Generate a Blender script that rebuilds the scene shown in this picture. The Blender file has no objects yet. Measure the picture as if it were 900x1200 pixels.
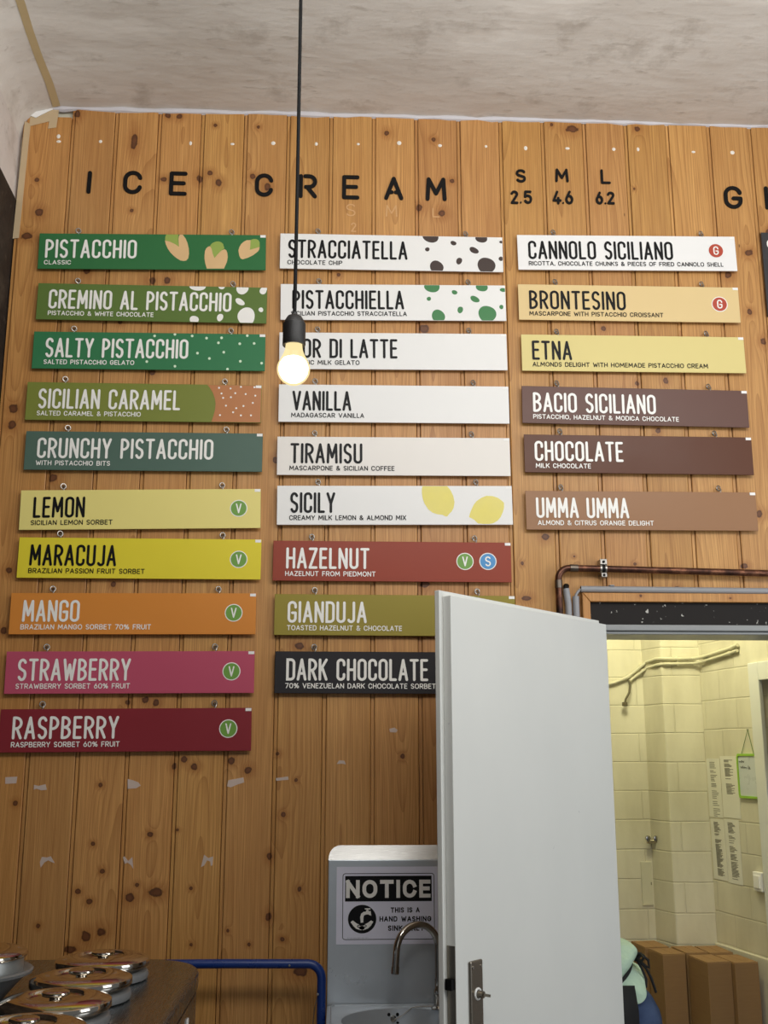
import bpy, bmesh, math, random
from mathutils import Vector, Matrix

random.seed(7)
R = math.radians
scene = bpy.context.scene
col = scene.collection

# ------------------------------------------------------------------ camera
cam_data = bpy.data.cameras.new('camera')
cam = bpy.data.objects.new('camera', cam_data)
col.objects.link(cam)
cam_data.sensor_fit = 'VERTICAL'
cam_data.sensor_height = 36.0
cam_data.lens = 37.5
cam_data.clip_start = 0.02
cam.matrix_world = Matrix.Translation((0, 0, 1.60)) @ Matrix.Rotation(R(-2.472), 4, 'Z') @ Matrix.Rotation(R(90 + 12.79), 4, 'X')
scene.camera = cam

# ------------------------------------------------------------------ world, light, exposure
world = bpy.data.worlds.new('world')
scene.world = world
world.use_nodes = True
world.node_tree.nodes['Background'].inputs[0].default_value = (0.93, 0.96, 1.0, 1)
world.node_tree.nodes['Background'].inputs[1].default_value = 0.15

def area_light(name, loc, target, size, size_y, power, color):
    d = bpy.data.lights.new(name, 'AREA')
    d.shape = 'RECTANGLE'
    d.size, d.size_y, d.energy, d.color = size, size_y, power, color
    o = bpy.data.objects.new(name, d)
    col.objects.link(o)
    o.location = loc
    o.rotation_euler = (Vector(target) - Vector(loc)).to_track_quat('-Z', 'Y').to_euler()
    return o

area_light('added_high_fill_light', (0.75, 0.9, 3.2), (0.4, 3.25, 3.15), 2.4, 0.7, 42, (1.0, 0.985, 0.955))  # added area light in mid-room, brightens the upper wall; no window there
area_light('shop_door_light', (1.0, -2.3, 1.9), (0.4, 3.25, 2.6), 2.0, 1.8, 8, (0.93, 0.97, 1.0))
area_light('side_window_light', (2.7, 1.5, 1.9), (0.5, 2.9, 1.5), 1.2, 1.6, 26, (0.93, 0.97, 1.0))
area_light('pantry_lamp_light', (1.12, 3.98, 2.62), (1.42, 4.8, 2.1), 0.4, 0.4, 13, (1.0, 0.95, 0.60))

vs = scene.view_settings
vs.view_transform = 'Standard'
vs.look = 'None'
vs.gamma = 1.0
vs.use_curve_mapping = False
vs.exposure = 0.0

# ------------------------------------------------------------------ measured tables (metres on the board wall)
SIGNS = [
    ('PISTACCHIO', 'CLASSIC', -0.6146, 3.1960, 0.0135, -0.3454, -0.0516, -0.3470, -0.2605),
    ('CREMINO AL PISTACCHIO', 'PISTACCHIO & WHITE CHOCOLATE', -0.6070, 3.0159, -0.0020, -0.3301, 0.2532, -0.3297, 0.0059),
    ('SALTY PISTACCHIO', 'SALTED PISTACCHIO GELATO', -0.6083, 2.8522, 0.0041, -0.3277, 0.1226, -0.3302, -0.0463),
    ('SICILIAN CARAMEL', 'SALTED CARAMEL & PISTACCHIO', -0.6165, 2.6807, -0.0004, -0.3298, 0.1130, -0.3311, -0.0088),
    ('CRUNCHY PISTACCHIO', 'WITH PISTACCHIO BITS', -0.6088, 2.5203, 0.0019, -0.3293, 0.2141, -0.3306, -0.1030),
    ('LEMON', 'SICILIAN LEMON SORBET', -0.6099, 2.3355, 0.0173, -0.3266, -0.1699, -0.3319, -0.0844),
    ('MARACUJA', 'BRAZILIAN PASSION FRUIT SORBET', -0.6047, 2.1815, -0.0007, -0.3320, -0.0710, -0.3330, 0.0164),
    ('MANGO', 'BRAZILIAN MANGO SORBET 70% FRUIT', -0.6158, 2.0126, 0.0048, -0.3299, -0.1605, -0.3329, 0.0543),
    ('STRAWBERRY', 'STRAWBERRY SORBET 60% FRUIT', -0.6158, 1.8376, 0.0062, -0.3308, 0.0006, -0.3338, 0.0008),
    ('RASPBERRY', 'RASPBERRY SORBET 60% FRUIT', -0.6198, 1.6693, 0.0078, -0.3296, -0.0214, -0.3307, -0.0164),
    ('STRACCIATELLA', 'CHOCOLATE CHIP', 0.1656, 3.2091, 0.0023, -0.3406, 0.0512, -0.3421, -0.1630),
    ('PISTACCHIELLA', 'SICILIAN PISTACCHIO STRACCIATELLA', 0.1709, 3.0337, 0.0126, -0.3291, 0.0339, -0.3326, 0.0423),
    ('FIOR DI LATTE', 'CLASSIC MILK GELATO', 0.1705, 2.8649, 0.0095, -0.3337, 0.0124, -0.3361, -0.1098),
    ('VANILLA', 'MADAGASCAR VANILLA', 0.1724, 2.6869, 0.0048, -0.3239, -0.1368, -0.3272, -0.0962),
    ('TIRAMISU', 'MASCARPONE & SICILIAN COFFEE', 0.1713, 2.5140, 0.0061, -0.3259, -0.0998, -0.3282, 0.0010),
    ('SICILY', 'CREAMY MILK LEMON & ALMOND MIX', 0.1745, 2.3560, 0.0096, -0.3262, -0.1863, -0.3286, 0.0335),
    ('HAZELNUT', 'HAZELNUT FROM PIEDMONT', 0.1661, 2.1782, -0.0006, -0.3268, -0.0714, -0.3290, -0.0524),
    ('GIANDUJA', 'TOASTED HAZELNUT & CHOCOLATE', 0.1742, 2.0120, -0.0021, -0.3272, -0.0872, -0.3285, 0.0201),
    ('DARK CHOCOLATE', '70% VENEZUELAN DARK CHOCOLATE SORBET', 0.1791, 1.8389, -0.0016, -0.3329, 0.0935, -0.3351, 0.1161),
    ('CANNOLO SICILIANO', 'RICOTTA, CHOCOLATE CHUNKS & PIECES OF FRIED CANNOLO SHELL', 0.9493, 3.2252, 0.0136, -0.3318, 0.1534, -0.3319, 0.3205),
    ('BRONTESINO', 'MASCARPONE WITH PISTACCHIO CROISSANT', 0.9470, 3.0450, 0.0035, -0.3318, -0.0123, -0.3327, 0.1101),
    ('ETNA', 'ALMONDS DELIGHT WITH HOMEMADE PISTACCHIO CREAM', 0.9522, 2.8695, 0.0039, -0.3328, -0.2029, -0.3328, 0.2418),
    ('BACIO SICILIANO', 'PISTACCHIO, HAZELNUT & MODICA CHOCOLATE', 0.9488, 2.6889, -0.0080, -0.3319, 0.0654, -0.3325, 0.1384),
    ('CHOCOLATE', 'MILK CHOCOLATE', 0.9512, 2.5289, -0.0009, -0.3340, -0.0505, -0.3319, -0.1563),
    ('UMMA UMMA', 'ALMOND & CITRUS ORANGE DELIGHT', 0.9508, 2.3458, 0.0035, -0.3349, -0.0415, -0.3311, 0.0351),
]
NUT_SHELLS = [[(0.0384, 0.0399), (0.041, 0.0282), (0.0479, 0.0117), (0.0569, -0.0023), (0.068, -0.0139), (0.079, -0.0232), (0.0899, -0.0302), (0.1007, -0.0324), (0.1092, -0.0305), (0.1154, -0.023), (0.1176, -0.0065), (0.1162, 0.0123), (0.1119, 0.0311), (0.105, 0.0475), (0.0969, 0.0593), (0.0925, 0.0631), (0.0873, 0.063), (0.0832, 0.0568), (0.0818, 0.045), (0.0843, 0.0177), (0.0733, 0.0261), (0.0536, 0.0363)], [(0.168, -0.0109), (0.169, 0.0032), (0.1726, 0.0127), (0.1781, 0.0184), (0.1832, 0.0208), (0.1876, 0.0189), (0.1908, 0.0105), (0.1946, -0.006), (0.2005, -0.021), (0.2097, -0.0082), (0.2223, 0.006), (0.233, 0.0108), (0.2387, 0.0061), (0.2419, -0.0033), (0.2435, -0.0174), (0.2412, -0.0338), (0.2322, -0.0582), (0.1764, -0.0586), (0.1708, -0.039), (0.1683, -0.0249)], [(0.2776, 0.0064), (0.2804, 0.0182), (0.2867, 0.0301), (0.2952, 0.0382), (0.3038, 0.043), (0.3168, 0.044), (0.3162, 0.0232), (0.3147, 0.009), (0.3302, 0.0139), (0.3466, 0.0197), (0.3454, 0.0102), (0.3412, 0.0031), (0.3262, -0.0097), (0.3091, -0.0192), (0.2919, -0.025), (0.2854, -0.0218), (0.2809, -0.0124)]]
NUT_KERNELS = [[(0.0389, 0.0399), (0.0389, 0.0517), (0.0421, 0.0617), (0.0813, 0.062), (0.081, 0.0403), (0.0843, 0.0177), (0.0733, 0.0261), (0.0536, 0.0363)], [(0.1854, 0.0222), (0.1895, 0.0293), (0.1959, 0.0341), (0.2044, 0.0375), (0.2131, 0.038), (0.2209, 0.0352), (0.2271, 0.0296), (0.2321, 0.0131), (0.2223, 0.006), (0.2097, -0.0082), (0.2005, -0.021), (0.1946, -0.006), (0.1908, 0.0105)], [(0.3168, 0.0431), (0.3211, 0.046), (0.3276, 0.0479), (0.3363, 0.047), (0.3428, 0.0433), (0.3464, 0.0353), (0.3466, 0.0197), (0.3302, 0.0139), (0.3147, 0.009), (0.3162, 0.0232)]]
CREMINO_SPOTS = [(0.143, 0.0619, 0.0278, 0.0148, 0.0), (0.22, 0.063, 0.0103, 0.0102, 0.0), (0.2866, 0.0557, 0.0197, 0.0185, -15.0), (0.354, 0.0511, 0.0103, 0.0139, -20.0), (0.2803, 0.0107, 0.0162, 0.0101, -35.0), (0.3485, -0.0155, 0.0077, 0.0078, 0.0), (0.3023, -0.0394, 0.029, 0.0301, 0.0), (0.1358, -0.0541, 0.014, 0.0141, 0.0), (0.2182, -0.0447, 0.0093, 0.0137, -15.0)]
STRACCIATELLA_SPOTS = [(0.1289, 0.0586, 0.0277, 0.0188, -10.0), (0.1169, 0.0141, 0.0072, 0.0075, 0.0), (0.2037, 0.0382, 0.0104, 0.0075, -30.0), (0.297, 0.0581, 0.0191, 0.0173, -10.0), (0.2717, 0.0137, 0.0156, 0.0105, -30.0), (0.3627, 0.045, 0.0063, 0.0045, 0.0), (0.36, -0.015, 0.0076, 0.0075, 0.0), (0.3113, -0.0401, 0.0283, 0.0297, 0.0), (0.2215, -0.0257, 0.009, 0.013, -20.0), (0.1468, -0.0475, 0.022, 0.0222, 0.0)]
PISTACCHIELLA_SPOTS = [(0.1267, 0.0554, 0.0267, 0.0184, -5.0), (0.1152, 0.0132, 0.0068, 0.0073, 0.0), (0.1999, 0.0365, 0.0096, 0.0073, -30.0), (0.2904, 0.0565, 0.0189, 0.0169, -10.0), (0.2659, 0.0131, 0.0154, 0.0102, -30.0), (0.3594, 0.046, 0.0103, 0.0066, 0.0), (0.352, -0.0139, 0.0069, 0.0073, 0.0), (0.3049, -0.0385, 0.028, 0.0298, 0.0), (0.2169, -0.0248, 0.0085, 0.0124, -15.0), (0.1448, -0.0467, 0.0211, 0.0225, 0.0)]
SALTY_DOTS = [(0.0782, 0.0579, 0.0042, 0.0045, 0.0), (0.0139, 0.0518, 0.0042, 0.0045, 0.0), (0.1331, 0.0533, 0.0042, 0.0045, 0.0), (0.1791, 0.0464, 0.0042, 0.0045, 0.0), (0.2175, 0.0309, 0.0042, 0.0045, 0.0), (0.2269, 0.0481, 0.0042, 0.0045, 0.0), (0.2853, 0.0286, 0.0042, 0.0045, 0.0), (0.3086, 0.0566, 0.0042, 0.0045, 0.0), (0.3312, 0.0302, 0.0042, 0.0045, 0.0), (0.152, -0.005, 0.0042, 0.0044, 0.0), (0.2353, -0.0008, 0.0042, 0.0045, 0.0), (0.1903, -0.0225, 0.0042, 0.0044, 0.0), (0.2888, -0.0309, 0.0042, 0.0044, 0.0), (0.3565, -0.0364, 0.0042, 0.0044, 0.0), (0.0824, -0.0501, 0.0041, 0.0044, 0.0), (-0.007, -0.0354, 0.0041, 0.0044, 0.0), (0.2488, -0.0577, 0.0042, 0.0044, 0.0)]
CARAMEL_PANEL = [[(0.1845, 0.0718), (0.2009, 0.0553), (0.2134, 0.0357), (0.221, 0.015), (0.2235, -0.0006), (0.2223, -0.0213), (0.2181, -0.042), (0.2094, -0.071), (0.3837, -0.0686), (0.3802, 0.0748)]]
CARAMEL_DOTS = [(0.2326, 0.0516, 0.003, 0.0031, 0.0), (0.2691, 0.0501, 0.003, 0.0031, 0.0), (0.3016, 0.0558, 0.003, 0.0031, 0.0), (0.3441, 0.0554, 0.003, 0.0031, 0.0), (0.2411, 0.0329, 0.003, 0.0031, 0.0), (0.2844, 0.0346, 0.003, 0.0031, 0.0), (0.3171, 0.032, 0.003, 0.0031, 0.0), (0.3478, 0.0272, 0.003, 0.0031, 0.0), (0.2465, 0.0184, 0.003, 0.0031, 0.0), (0.271, 0.0209, 0.003, 0.0031, 0.0), (0.2562, -0.0074, 0.0029, 0.0031, 0.0), (0.2889, -0.0152, 0.0029, 0.0031, 0.0), (0.3113, -0.0076, 0.003, 0.0031, 0.0), (0.3406, 0.0032, 0.003, 0.0031, 0.0), (0.2386, -0.0387, 0.0029, 0.0031, 0.0), (0.2795, -0.0288, 0.0029, 0.0031, 0.0), (0.3043, -0.0388, 0.0029, 0.0031, 0.0), (0.3358, -0.0383, 0.0029, 0.0031, 0.0)]
LEMONS = [[(0.0878, 0.0696), (0.0839, 0.0513), (0.0837, 0.0375), (0.086, 0.0211), (0.0911, 0.0056), (0.1023, -0.0127), (0.1154, -0.0236), (0.1313, -0.029), (0.1464, -0.0308), (0.1551, -0.0354), (0.1613, -0.0363), (0.1668, -0.029), (0.176, -0.0199), (0.1825, -0.0081), (0.1856, 0.0101), (0.1825, 0.0284), (0.1749, 0.0467), (0.1575, 0.0697)], [(0.2298, -0.0381), (0.2328, -0.0263), (0.2385, -0.0127), (0.2452, 0.001), (0.2544, 0.0129), (0.27, 0.0239), (0.2863, 0.0303), (0.306, 0.0294), (0.3219, 0.0239), (0.3341, 0.0147), (0.341, 0.0074), (0.3405, -0.0081), (0.3364, -0.0218), (0.3287, -0.0382), (0.3194, -0.0491), (0.3058, -0.0572), (0.2923, -0.0599), (0.2745, -0.0599), (0.2568, -0.0581), (0.2464, -0.0472), (0.2377, -0.0418)]]
BADGES = {'LEMON': [(0.2998, 0.0004, 'V')], 'MARACUJA': [(0.2993, -0.0002, 'V')], 'MANGO': [(0.3003, 0.0028, 'V')], 'STRAWBERRY': [(0.2991, 0.0018, 'V')], 'RASPBERRY': [(0.2991, 0.0019, 'V')], 'HAZELNUT': [(0.2235, 0.0019, 'V'), (0.2946, 0.0025, 'S')], 'CANNOLO SICILIANO': [(0.2995, 0.01, 'G')], 'BRONTESINO': [(0.3009, 0.0015, 'G')]}
LETTERS = [
    ('I', -0.8420, -0.8350, 3.4090, 3.4910),
    ('C', -0.7270, -0.6640, 3.4110, 3.4950),
    ('E', -0.5750, -0.5160, 3.4090, 3.4960),
    ('C', -0.2910, -0.2300, 3.4120, 3.4960),
    ('R', -0.1450, -0.0840, 3.4100, 3.4970),
    ('E', 0.0000, 0.0580, 3.4090, 3.4970),
    ('A', 0.1410, 0.2050, 3.4100, 3.4950),
    ('M', 0.2800, 0.3510, 3.4100, 3.4960),
    ('S', 0.5870, 0.6210, 3.4850, 3.5340),
    ('M', 0.7210, 0.7670, 3.4900, 3.5400),
    ('L', 0.8770, 0.9110, 3.4870, 3.5410),
    ('2', 0.5670, 0.5930, 3.4050, 3.4540),
    ('.', 0.5980, 0.6040, 3.4060, 3.4150),
    ('5', 0.6110, 0.6400, 3.4060, 3.4550),
    ('4', 0.7090, 0.7400, 3.4070, 3.4570),
    ('.', 0.7410, 0.7490, 3.4080, 3.4170),
    ('6', 0.7520, 0.7800, 3.4080, 3.4580),
    ('6', 0.8560, 0.8820, 3.4100, 3.4570),
    ('.', 0.8850, 0.8930, 3.4100, 3.4190),
    ('2', 0.8950, 0.9210, 3.4110, 3.4580),
    ('G', 1.2970, 1.3610, 3.4050, 3.4890),
    ('R', 1.4380, 1.5020, 3.4050, 3.4910),
]
GHOSTS = [
    ('S', 0.0140, 0.0450, 3.3480, 3.3930),
    ('M', 0.1460, 0.1850, 3.3490, 3.3920),
    ('L', 0.3020, 0.3270, 3.3500, 3.3840),
    ('2', 0.0300, 0.0480, 3.2910, 3.3250),
]
PLUGS = [(-0.951, 3.618), (-0.949, 3.599), (-0.811, 3.603), (-0.511, 3.604), (-0.371, 3.605), (-0.234, 3.612), (-0.089, 3.613), (0.053, 3.616), (0.192, 3.624), (0.331, 3.618), (0.488, 3.619), (0.624, 3.616), (0.768, 3.619), (0.928, 3.62), (1.012, 3.622), (1.204, 3.617), (1.34, 3.618)]
TAPES = [(-0.948, 1.525), (-0.862, 1.505), (-0.594, 1.515), (-0.296, 1.519), (-0.16, 1.528), (-0.827, 1.301), (-0.596, 1.295), (-0.37, 1.299), (0.168, 1.669), (0.013, 1.575)]
KNOTS = [(-0.895, 3.703, 0.011, 0.013), (-0.699, 3.606, 0.011, 0.028), (-0.59, 3.708, 0.009, 0.01), (-0.553, 3.704, 0.009, 0.01), (-0.431, 3.674, 0.006, 0.006), (-0.286, 3.671, 0.006, 0.007), (-1.011, 3.456, 0.007, 0.008), (-0.995, 3.338, 0.012, 0.013), (-0.695, 3.352, 0.006, 0.006), (-0.442, 3.495, 0.009, 0.009), (-0.475, 3.474, 0.01, 0.014), (-0.412, 3.459, 0.011, 0.013), (-0.3, 3.486, 0.009, 0.009), (-0.25, 3.449, 0.011, 0.013), (-0.594, 3.469, 0.01, 0.008), (0.15, 3.66, 0.008, 0.01), (0.31, 3.64, 0.007, 0.008), (0.786, 3.694, 0.021, 0.013), (1.013, 3.7, 0.009, 0.01), (0.334, 3.366, 0.012, 0.012), (0.258, 3.386, 0.01, 0.011), (0.991, 3.473, 0.004, 0.005), (0.716, 3.708, 0.006, 0.007), (0.369, 3.486, 0.008, 0.008), (-1.03, 3.252, 0.017, 0.012), (-1.028, 2.661, 0.013, 0.014), (-1.029, 2.608, 0.013, 0.014), (-0.614, 3.104, 0.011, 0.012), (-0.566, 3.106, 0.011, 0.012), (-0.828, 3.135, 0.011, 0.012), (-0.71, 2.959, 0.008, 0.009), (-0.599, 2.788, 0.009, 0.01), (-0.889, 2.438, 0.013, 0.013), (-0.202, 2.503, 0.008, 0.011), (0.271, 2.953, 0.017, 0.015), (-0.009, 3.137, 0.006, 0.006), (1.369, 3.245, 0.013, 0.011), (1.293, 3.163, 0.012, 0.012), (0.862, 2.964, 0.008, 0.009), (0.964, 2.776, 0.007, 0.007), (1.394, 2.928, 0.009, 0.012), (0.646, 2.264, 0.011, 0.011), (1.333, 2.344, 0.011, 0.011), (-1.0, 2.145, 0.01, 0.01), (-0.685, 2.104, 0.007, 0.008), (-1.003, 1.962, 0.01, 0.011), (-0.57, 1.758, 0.01, 0.01), (-0.539, 1.75, 0.01, 0.01), (-0.622, 1.751, 0.007, 0.007), (-0.449, 1.585, 0.009, 0.009), (-0.418, 1.564, 0.01, 0.009), (-0.478, 1.565, 0.007, 0.01), (-0.311, 1.58, 0.01, 0.01), (-0.261, 1.555, 0.01, 0.01), (-0.116, 1.92, 0.013, 0.01), (0.266, 2.112, 0.013, 0.01), (-0.175, 1.601, 0.006, 0.006), (0.196, 1.594, 0.006, 0.007), (0.58, 2.07, 0.013, 0.008), (-0.931, 1.462, 0.007, 0.007), (-0.689, 1.512, 0.006, 0.006), (-0.539, 1.373, 0.008, 0.007), (-0.701, 1.347, 0.006, 0.006), (-0.67, 1.272, 0.007, 0.007), (-0.735, 1.217, 0.008, 0.007), (-0.702, 1.189, 0.008, 0.007), (-0.589, 1.2, 0.012, 0.011), (-0.514, 1.213, 0.019, 0.012), (-0.569, 1.234, 0.006, 0.006), (-0.461, 1.385, 0.005, 0.004), (-0.415, 1.224, 0.005, 0.005), (-0.155, 1.427, 0.007, 0.007), (-0.193, 1.311, 0.007, 0.01), (-0.191, 1.145, 0.008, 0.011), (-0.104, 1.22, 0.007, 0.007), (-0.706, 1.095, 0.012, 0.014), (-0.663, 1.108, 0.012, 0.012), (-0.749, 1.061, 0.019, 0.009), (-0.842, 1.125, 0.006, 0.006), (-0.119, 1.526, 0.005, 0.005), (-0.306, 1.108, 0.004, 0.005), (-0.096, 0.999, 0.02, 0.014), (-0.409, 1.072, 0.005, 0.005), (-0.245, 1.071, 0.005, 0.005), (-0.151, 1.084, 0.007, 0.006), (1.271, 2.176, 0.011, 0.008), (0.925, 2.179, 0.005, 0.005), (0.735, 2.202, 0.004, 0.004), (0.571, 2.179, 0.005, 0.006), (-0.043, 2.069, 0.005, 0.005), (1.225, 2.747, 0.004, 0.005), (0.508, 2.233, 0.005, 0.005), (0.525, 2.708, 0.006, 0.006)]

# ------------------------------------------------------------------ materials
def lin(rgb):
    def f(c):
        c /= 255.0
        return c / 12.92 if c <= 0.04045 else ((c + 0.055) / 1.055) ** 2.4
    return tuple(f(c) for c in rgb) + (1.0,)

class NT:
    """small helper to write node trees"""
    def __init__(self, name):
        self.m = bpy.data.materials.new(name)
        self.m.use_nodes = True
        self.t = self.m.node_tree
        self.b = self.t.nodes['Principled BSDF']
    def n(self, kind, **kw):
        x = self.t.nodes.new(kind)
        for k, v in kw.items():
            setattr(x, k, v)
        return x
    def put(self, sock, v):
        if isinstance(v, bpy.types.NodeSocket):
            self.t.links.new(v, sock)
        elif v is not None:
            sock.default_value = v
    def math(self, op, a, b=None, c=None, clamp=False):
        x = self.n('ShaderNodeMath', operation=op, use_clamp=clamp)
        for s, v in zip(x.inputs, (a, b, c)):
            self.put(s, v)
        return x.outputs[0]
    def mix(self, f, a, b, blend='MIX'):
        x = self.n('ShaderNodeMix', data_type='RGBA', blend_type=blend)
        self.put(x.inputs[0], f); self.put(x.inputs[6], a); self.put(x.inputs[7], b)
        return x.outputs[2]
    def noise(self, vec, scale, detail=3, rough=0.55):
        x = self.n('ShaderNodeTexNoise')
        self.put(x.inputs['Vector'], vec)
        x.inputs['Scale'].default_value = scale
        x.inputs['Detail'].default_value = detail
        x.inputs['Roughness'].default_value = rough
        return x.outputs[0]
    def vmap(self, vec, scale=(1, 1, 1), loc=(0, 0, 0), rot=(0, 0, 0)):
        x = self.n('ShaderNodeMapping')
        self.put(x.inputs[0], vec)
        x.inputs['Location'].default_value = loc
        x.inputs['Rotation'].default_value = rot
        x.inputs['Scale'].default_value = scale
        return x.outputs[0]
    def ramp(self, fac, stops):
        x = self.n('ShaderNodeValToRGB')
        self.put(x.inputs[0], fac)
        e = x.color_ramp.elements
        e[0].position, e[0].color = stops[0]
        e[1].position, e[1].color = stops[-1]
        for p, c in stops[1:-1]:
            k = e.new(p); k.color = c
        return x.outputs[0]
    def rng(self, v, a, b, c=0.0, d=1.0):
        x = self.n('ShaderNodeMapRange')
        for s, q in zip(x.inputs, (v, a, b, c, d)):
            self.put(s, q)
        return x.outputs[0]
    def obj(self):
        return self.n('ShaderNodeTexCoord').outputs['Object']
    def bump(self, h, strength=0.3, dist=0.01):
        x = self.n('ShaderNodeBump')
        x.inputs['Strength'].default_value = strength
        x.inputs['Distance'].default_value = dist
        self.put(x.inputs['Height'], h)
        self.put(self.b.inputs['Normal'], x.outputs[0])
    def base(self, c, rough=None, metal=None, spec=None):
        self.put(self.b.inputs['Base Color'], c)
        if rough is not None: self.put(self.b.inputs['Roughness'], rough)
        if metal is not None: self.put(self.b.inputs['Metallic'], metal)
        if spec is not None: self.put(self.b.inputs['Specular IOR Level'], spec)

MATS = {}
def plain(name, rgb, rough=0.5, metal=0.0, var=0.06, scale=20.0, bump=0.0, spec=0.5):
    if name in MATS:
        return MATS[name]
    m = NT(name)
    c = lin(rgb)
    o = m.obj()
    nz = m.noise(o, scale, 4)
    m.base(m.mix(nz, tuple(x * (1 - var) for x in c[:3]) + (1,), tuple(min(1, x * (1 + var)) for x in c[:3]) + (1,)),
           m.rng(nz, 0.3, 0.7, max(0.03, rough - 0.06), min(1, rough + 0.06)), metal, spec)
    if bump:
        m.bump(m.noise(o, scale * 6, 3), bump, 0.003)
    MATS[name] = m.m
    return m.m

def pine_material(k, x_mid, knots, tint):
    """one board of knotty pine: x_mid is the board's centre line, knots are (x, z, rx, rz) on the wall"""
    m = NT('pine_board_%d' % k)
    rnd = random.Random(100 + k)
    o = m.obj()
    sep = m.n('ShaderNodeSeparateXYZ'); m.put(sep.inputs[0], o)
    x, z = sep.outputs[0], sep.outputs[2]
    # distance field of the knots
    d = None
    for (kx, kz, rx, rz) in knots:
        v = m.vmap(o, (1 / rx, 0, 1 / rz), (-kx / rx, 0, -kz / rz))
        ln = m.n('ShaderNodeVectorMath', operation='LENGTH'); m.put(ln.inputs[0], v)
        d = ln.outputs[1] if d is None else m.math('MINIMUM', d, ln.outputs[1])
    if d is None:
        d = m.math('ADD', 50.0, 0.0)
    off = rnd.uniform(0, 50)
    slow = m.noise(m.vmap(o, (5, 1, 0.7), (off, 0, off)), 1.0, 2)
    pull = m.math('MULTIPLY', m.math('POWER', 2.718, m.math('MULTIPLY', d, -0.55)), 1.1)
    xc = x_mid + rnd.uniform(-0.05, 0.05)
    dx = m.math('SUBTRACT', x, xc)
    arch = m.math('MULTIPLY', m.math('MULTIPLY', dx, dx), rnd.uniform(330, 900))
    lean = m.math('MULTIPLY', dx, rnd.uniform(25, 55) * rnd.choice((-1, 1)))
    f = m.math('ADD', m.math('ADD', arch, lean), m.math('MULTIPLY', z, rnd.choice((0.5, 0.9, 1.4, 2.2)) * rnd.choice((-1, 1))))
    f = m.math('ADD', f, m.math('MULTIPLY', slow, 5.0))
    f = m.math('ADD', f, pull)
    saw = m.math('FRACT', m.math('MULTIPLY', f, 2.1))
    late = m.math('POWER', saw, 3.0)
    fine = m.noise(m.vmap(o, (260, 1, 5), (off, 0, 0)), 1.0, 4, 0.6)
    patch = m.noise(m.vmap(o, (9, 1, 2.2), (0, 0, off)), 1.0, 3)
    light, mid, dark = [tuple(c * t for c, t in zip(lin(q)[:3], tint)) + (1,) for q in ((219, 169, 104), (194, 138, 76), (140, 86, 39))]
    c = m.mix(patch, light, mid)
    c = m.mix(m.math('MULTIPLY', late, 0.45), c, dark)
    c = m.mix(m.rng(fine, 0.32, 0.70, 0, 0.55), c, dark)
    # halo and knots
    wob = m.noise(m.vmap(o, (60, 1, 60)), 1.0, 2)
    dd = m.math('ADD', d, m.math('MULTIPLY', m.math('SUBTRACT', wob, 0.5), 1.2))
    c = m.mix(m.rng(dd, 1.0, 3.4, 0.55, 0.0), c, lin((150, 92, 42)))
    c = m.mix(m.rng(dd, 0.85, 1.12, 1.0, 0.0), c, lin((80, 46, 24)))
    c = m.mix(m.rng(dd, 0.35, 0.9, 0.85, 0.0), c, lin((114, 70, 40)))
    # pin holes and dark flecks
    vor = m.n('ShaderNodeTexVoronoi'); m.put(vor.inputs['Vector'], m.vmap(o, (9, 1, 3.2), (off, 0, off * 2)))
    vor.inputs['Scale'].default_value = 1.0
    c = m.mix(m.rng(vor.outputs['Distance'], 0.014, 0.030, 0.8, 0.0), c, lin((74, 40, 20)))
    m.base(c, m.rng(fine, 0.2, 0.8, 0.36, 0.5), 0, 0.4)
    m.bump(m.math('ADD', fine, late), 0.10, 0.002)
    return m.m

def plaster_material(name, a, b, c, bump=0.5):
    m = NT(name)
    o = m.obj()
    n1 = m.noise(m.vmap(o, (1.0, 2.2, 2.2)), 1.5, 6, 0.6)
    n2 = m.noise(o, 7, 6, 0.65)
    n3 = m.noise(m.vmap(o, (2.5, 9, 9)), 4, 5, 0.6)
    k = m.mix(m.rng(n1, 0.35, 0.65), lin(a), lin(b))
    k = m.mix(m.rng(n2, 0.55, 0.68, 0, 0.5), k, lin(c))
    k = m.mix(m.rng(n3, 0.60, 0.70, 0, 0.5), k, lin(c))
    k = m.mix(m.rng(m.noise(m.vmap(o, (0.7, 1.6, 1.6), (3, 1, 0)), 2.2, 5, 0.55), 0.58, 0.64, 0, 0.55), k, tuple(min(1, x * 1.12) for x in lin(a)[:3]) + (1,))
    m.base(k, 0.9, 0, 0.15)
    n4 = m.noise(m.vmap(o, (0.8, 2.0, 2.0)), 3.0, 3, 0.5)
    m.bump(m.math('ADD', m.math('MULTIPLY', n4, 1.6), m.math('ADD', m.math('MULTIPLY', n3, 0.25), m.math('MULTIPLY', m.noise(o, 60, 3), 0.10))), bump, 0.02)
    return m.m

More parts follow.
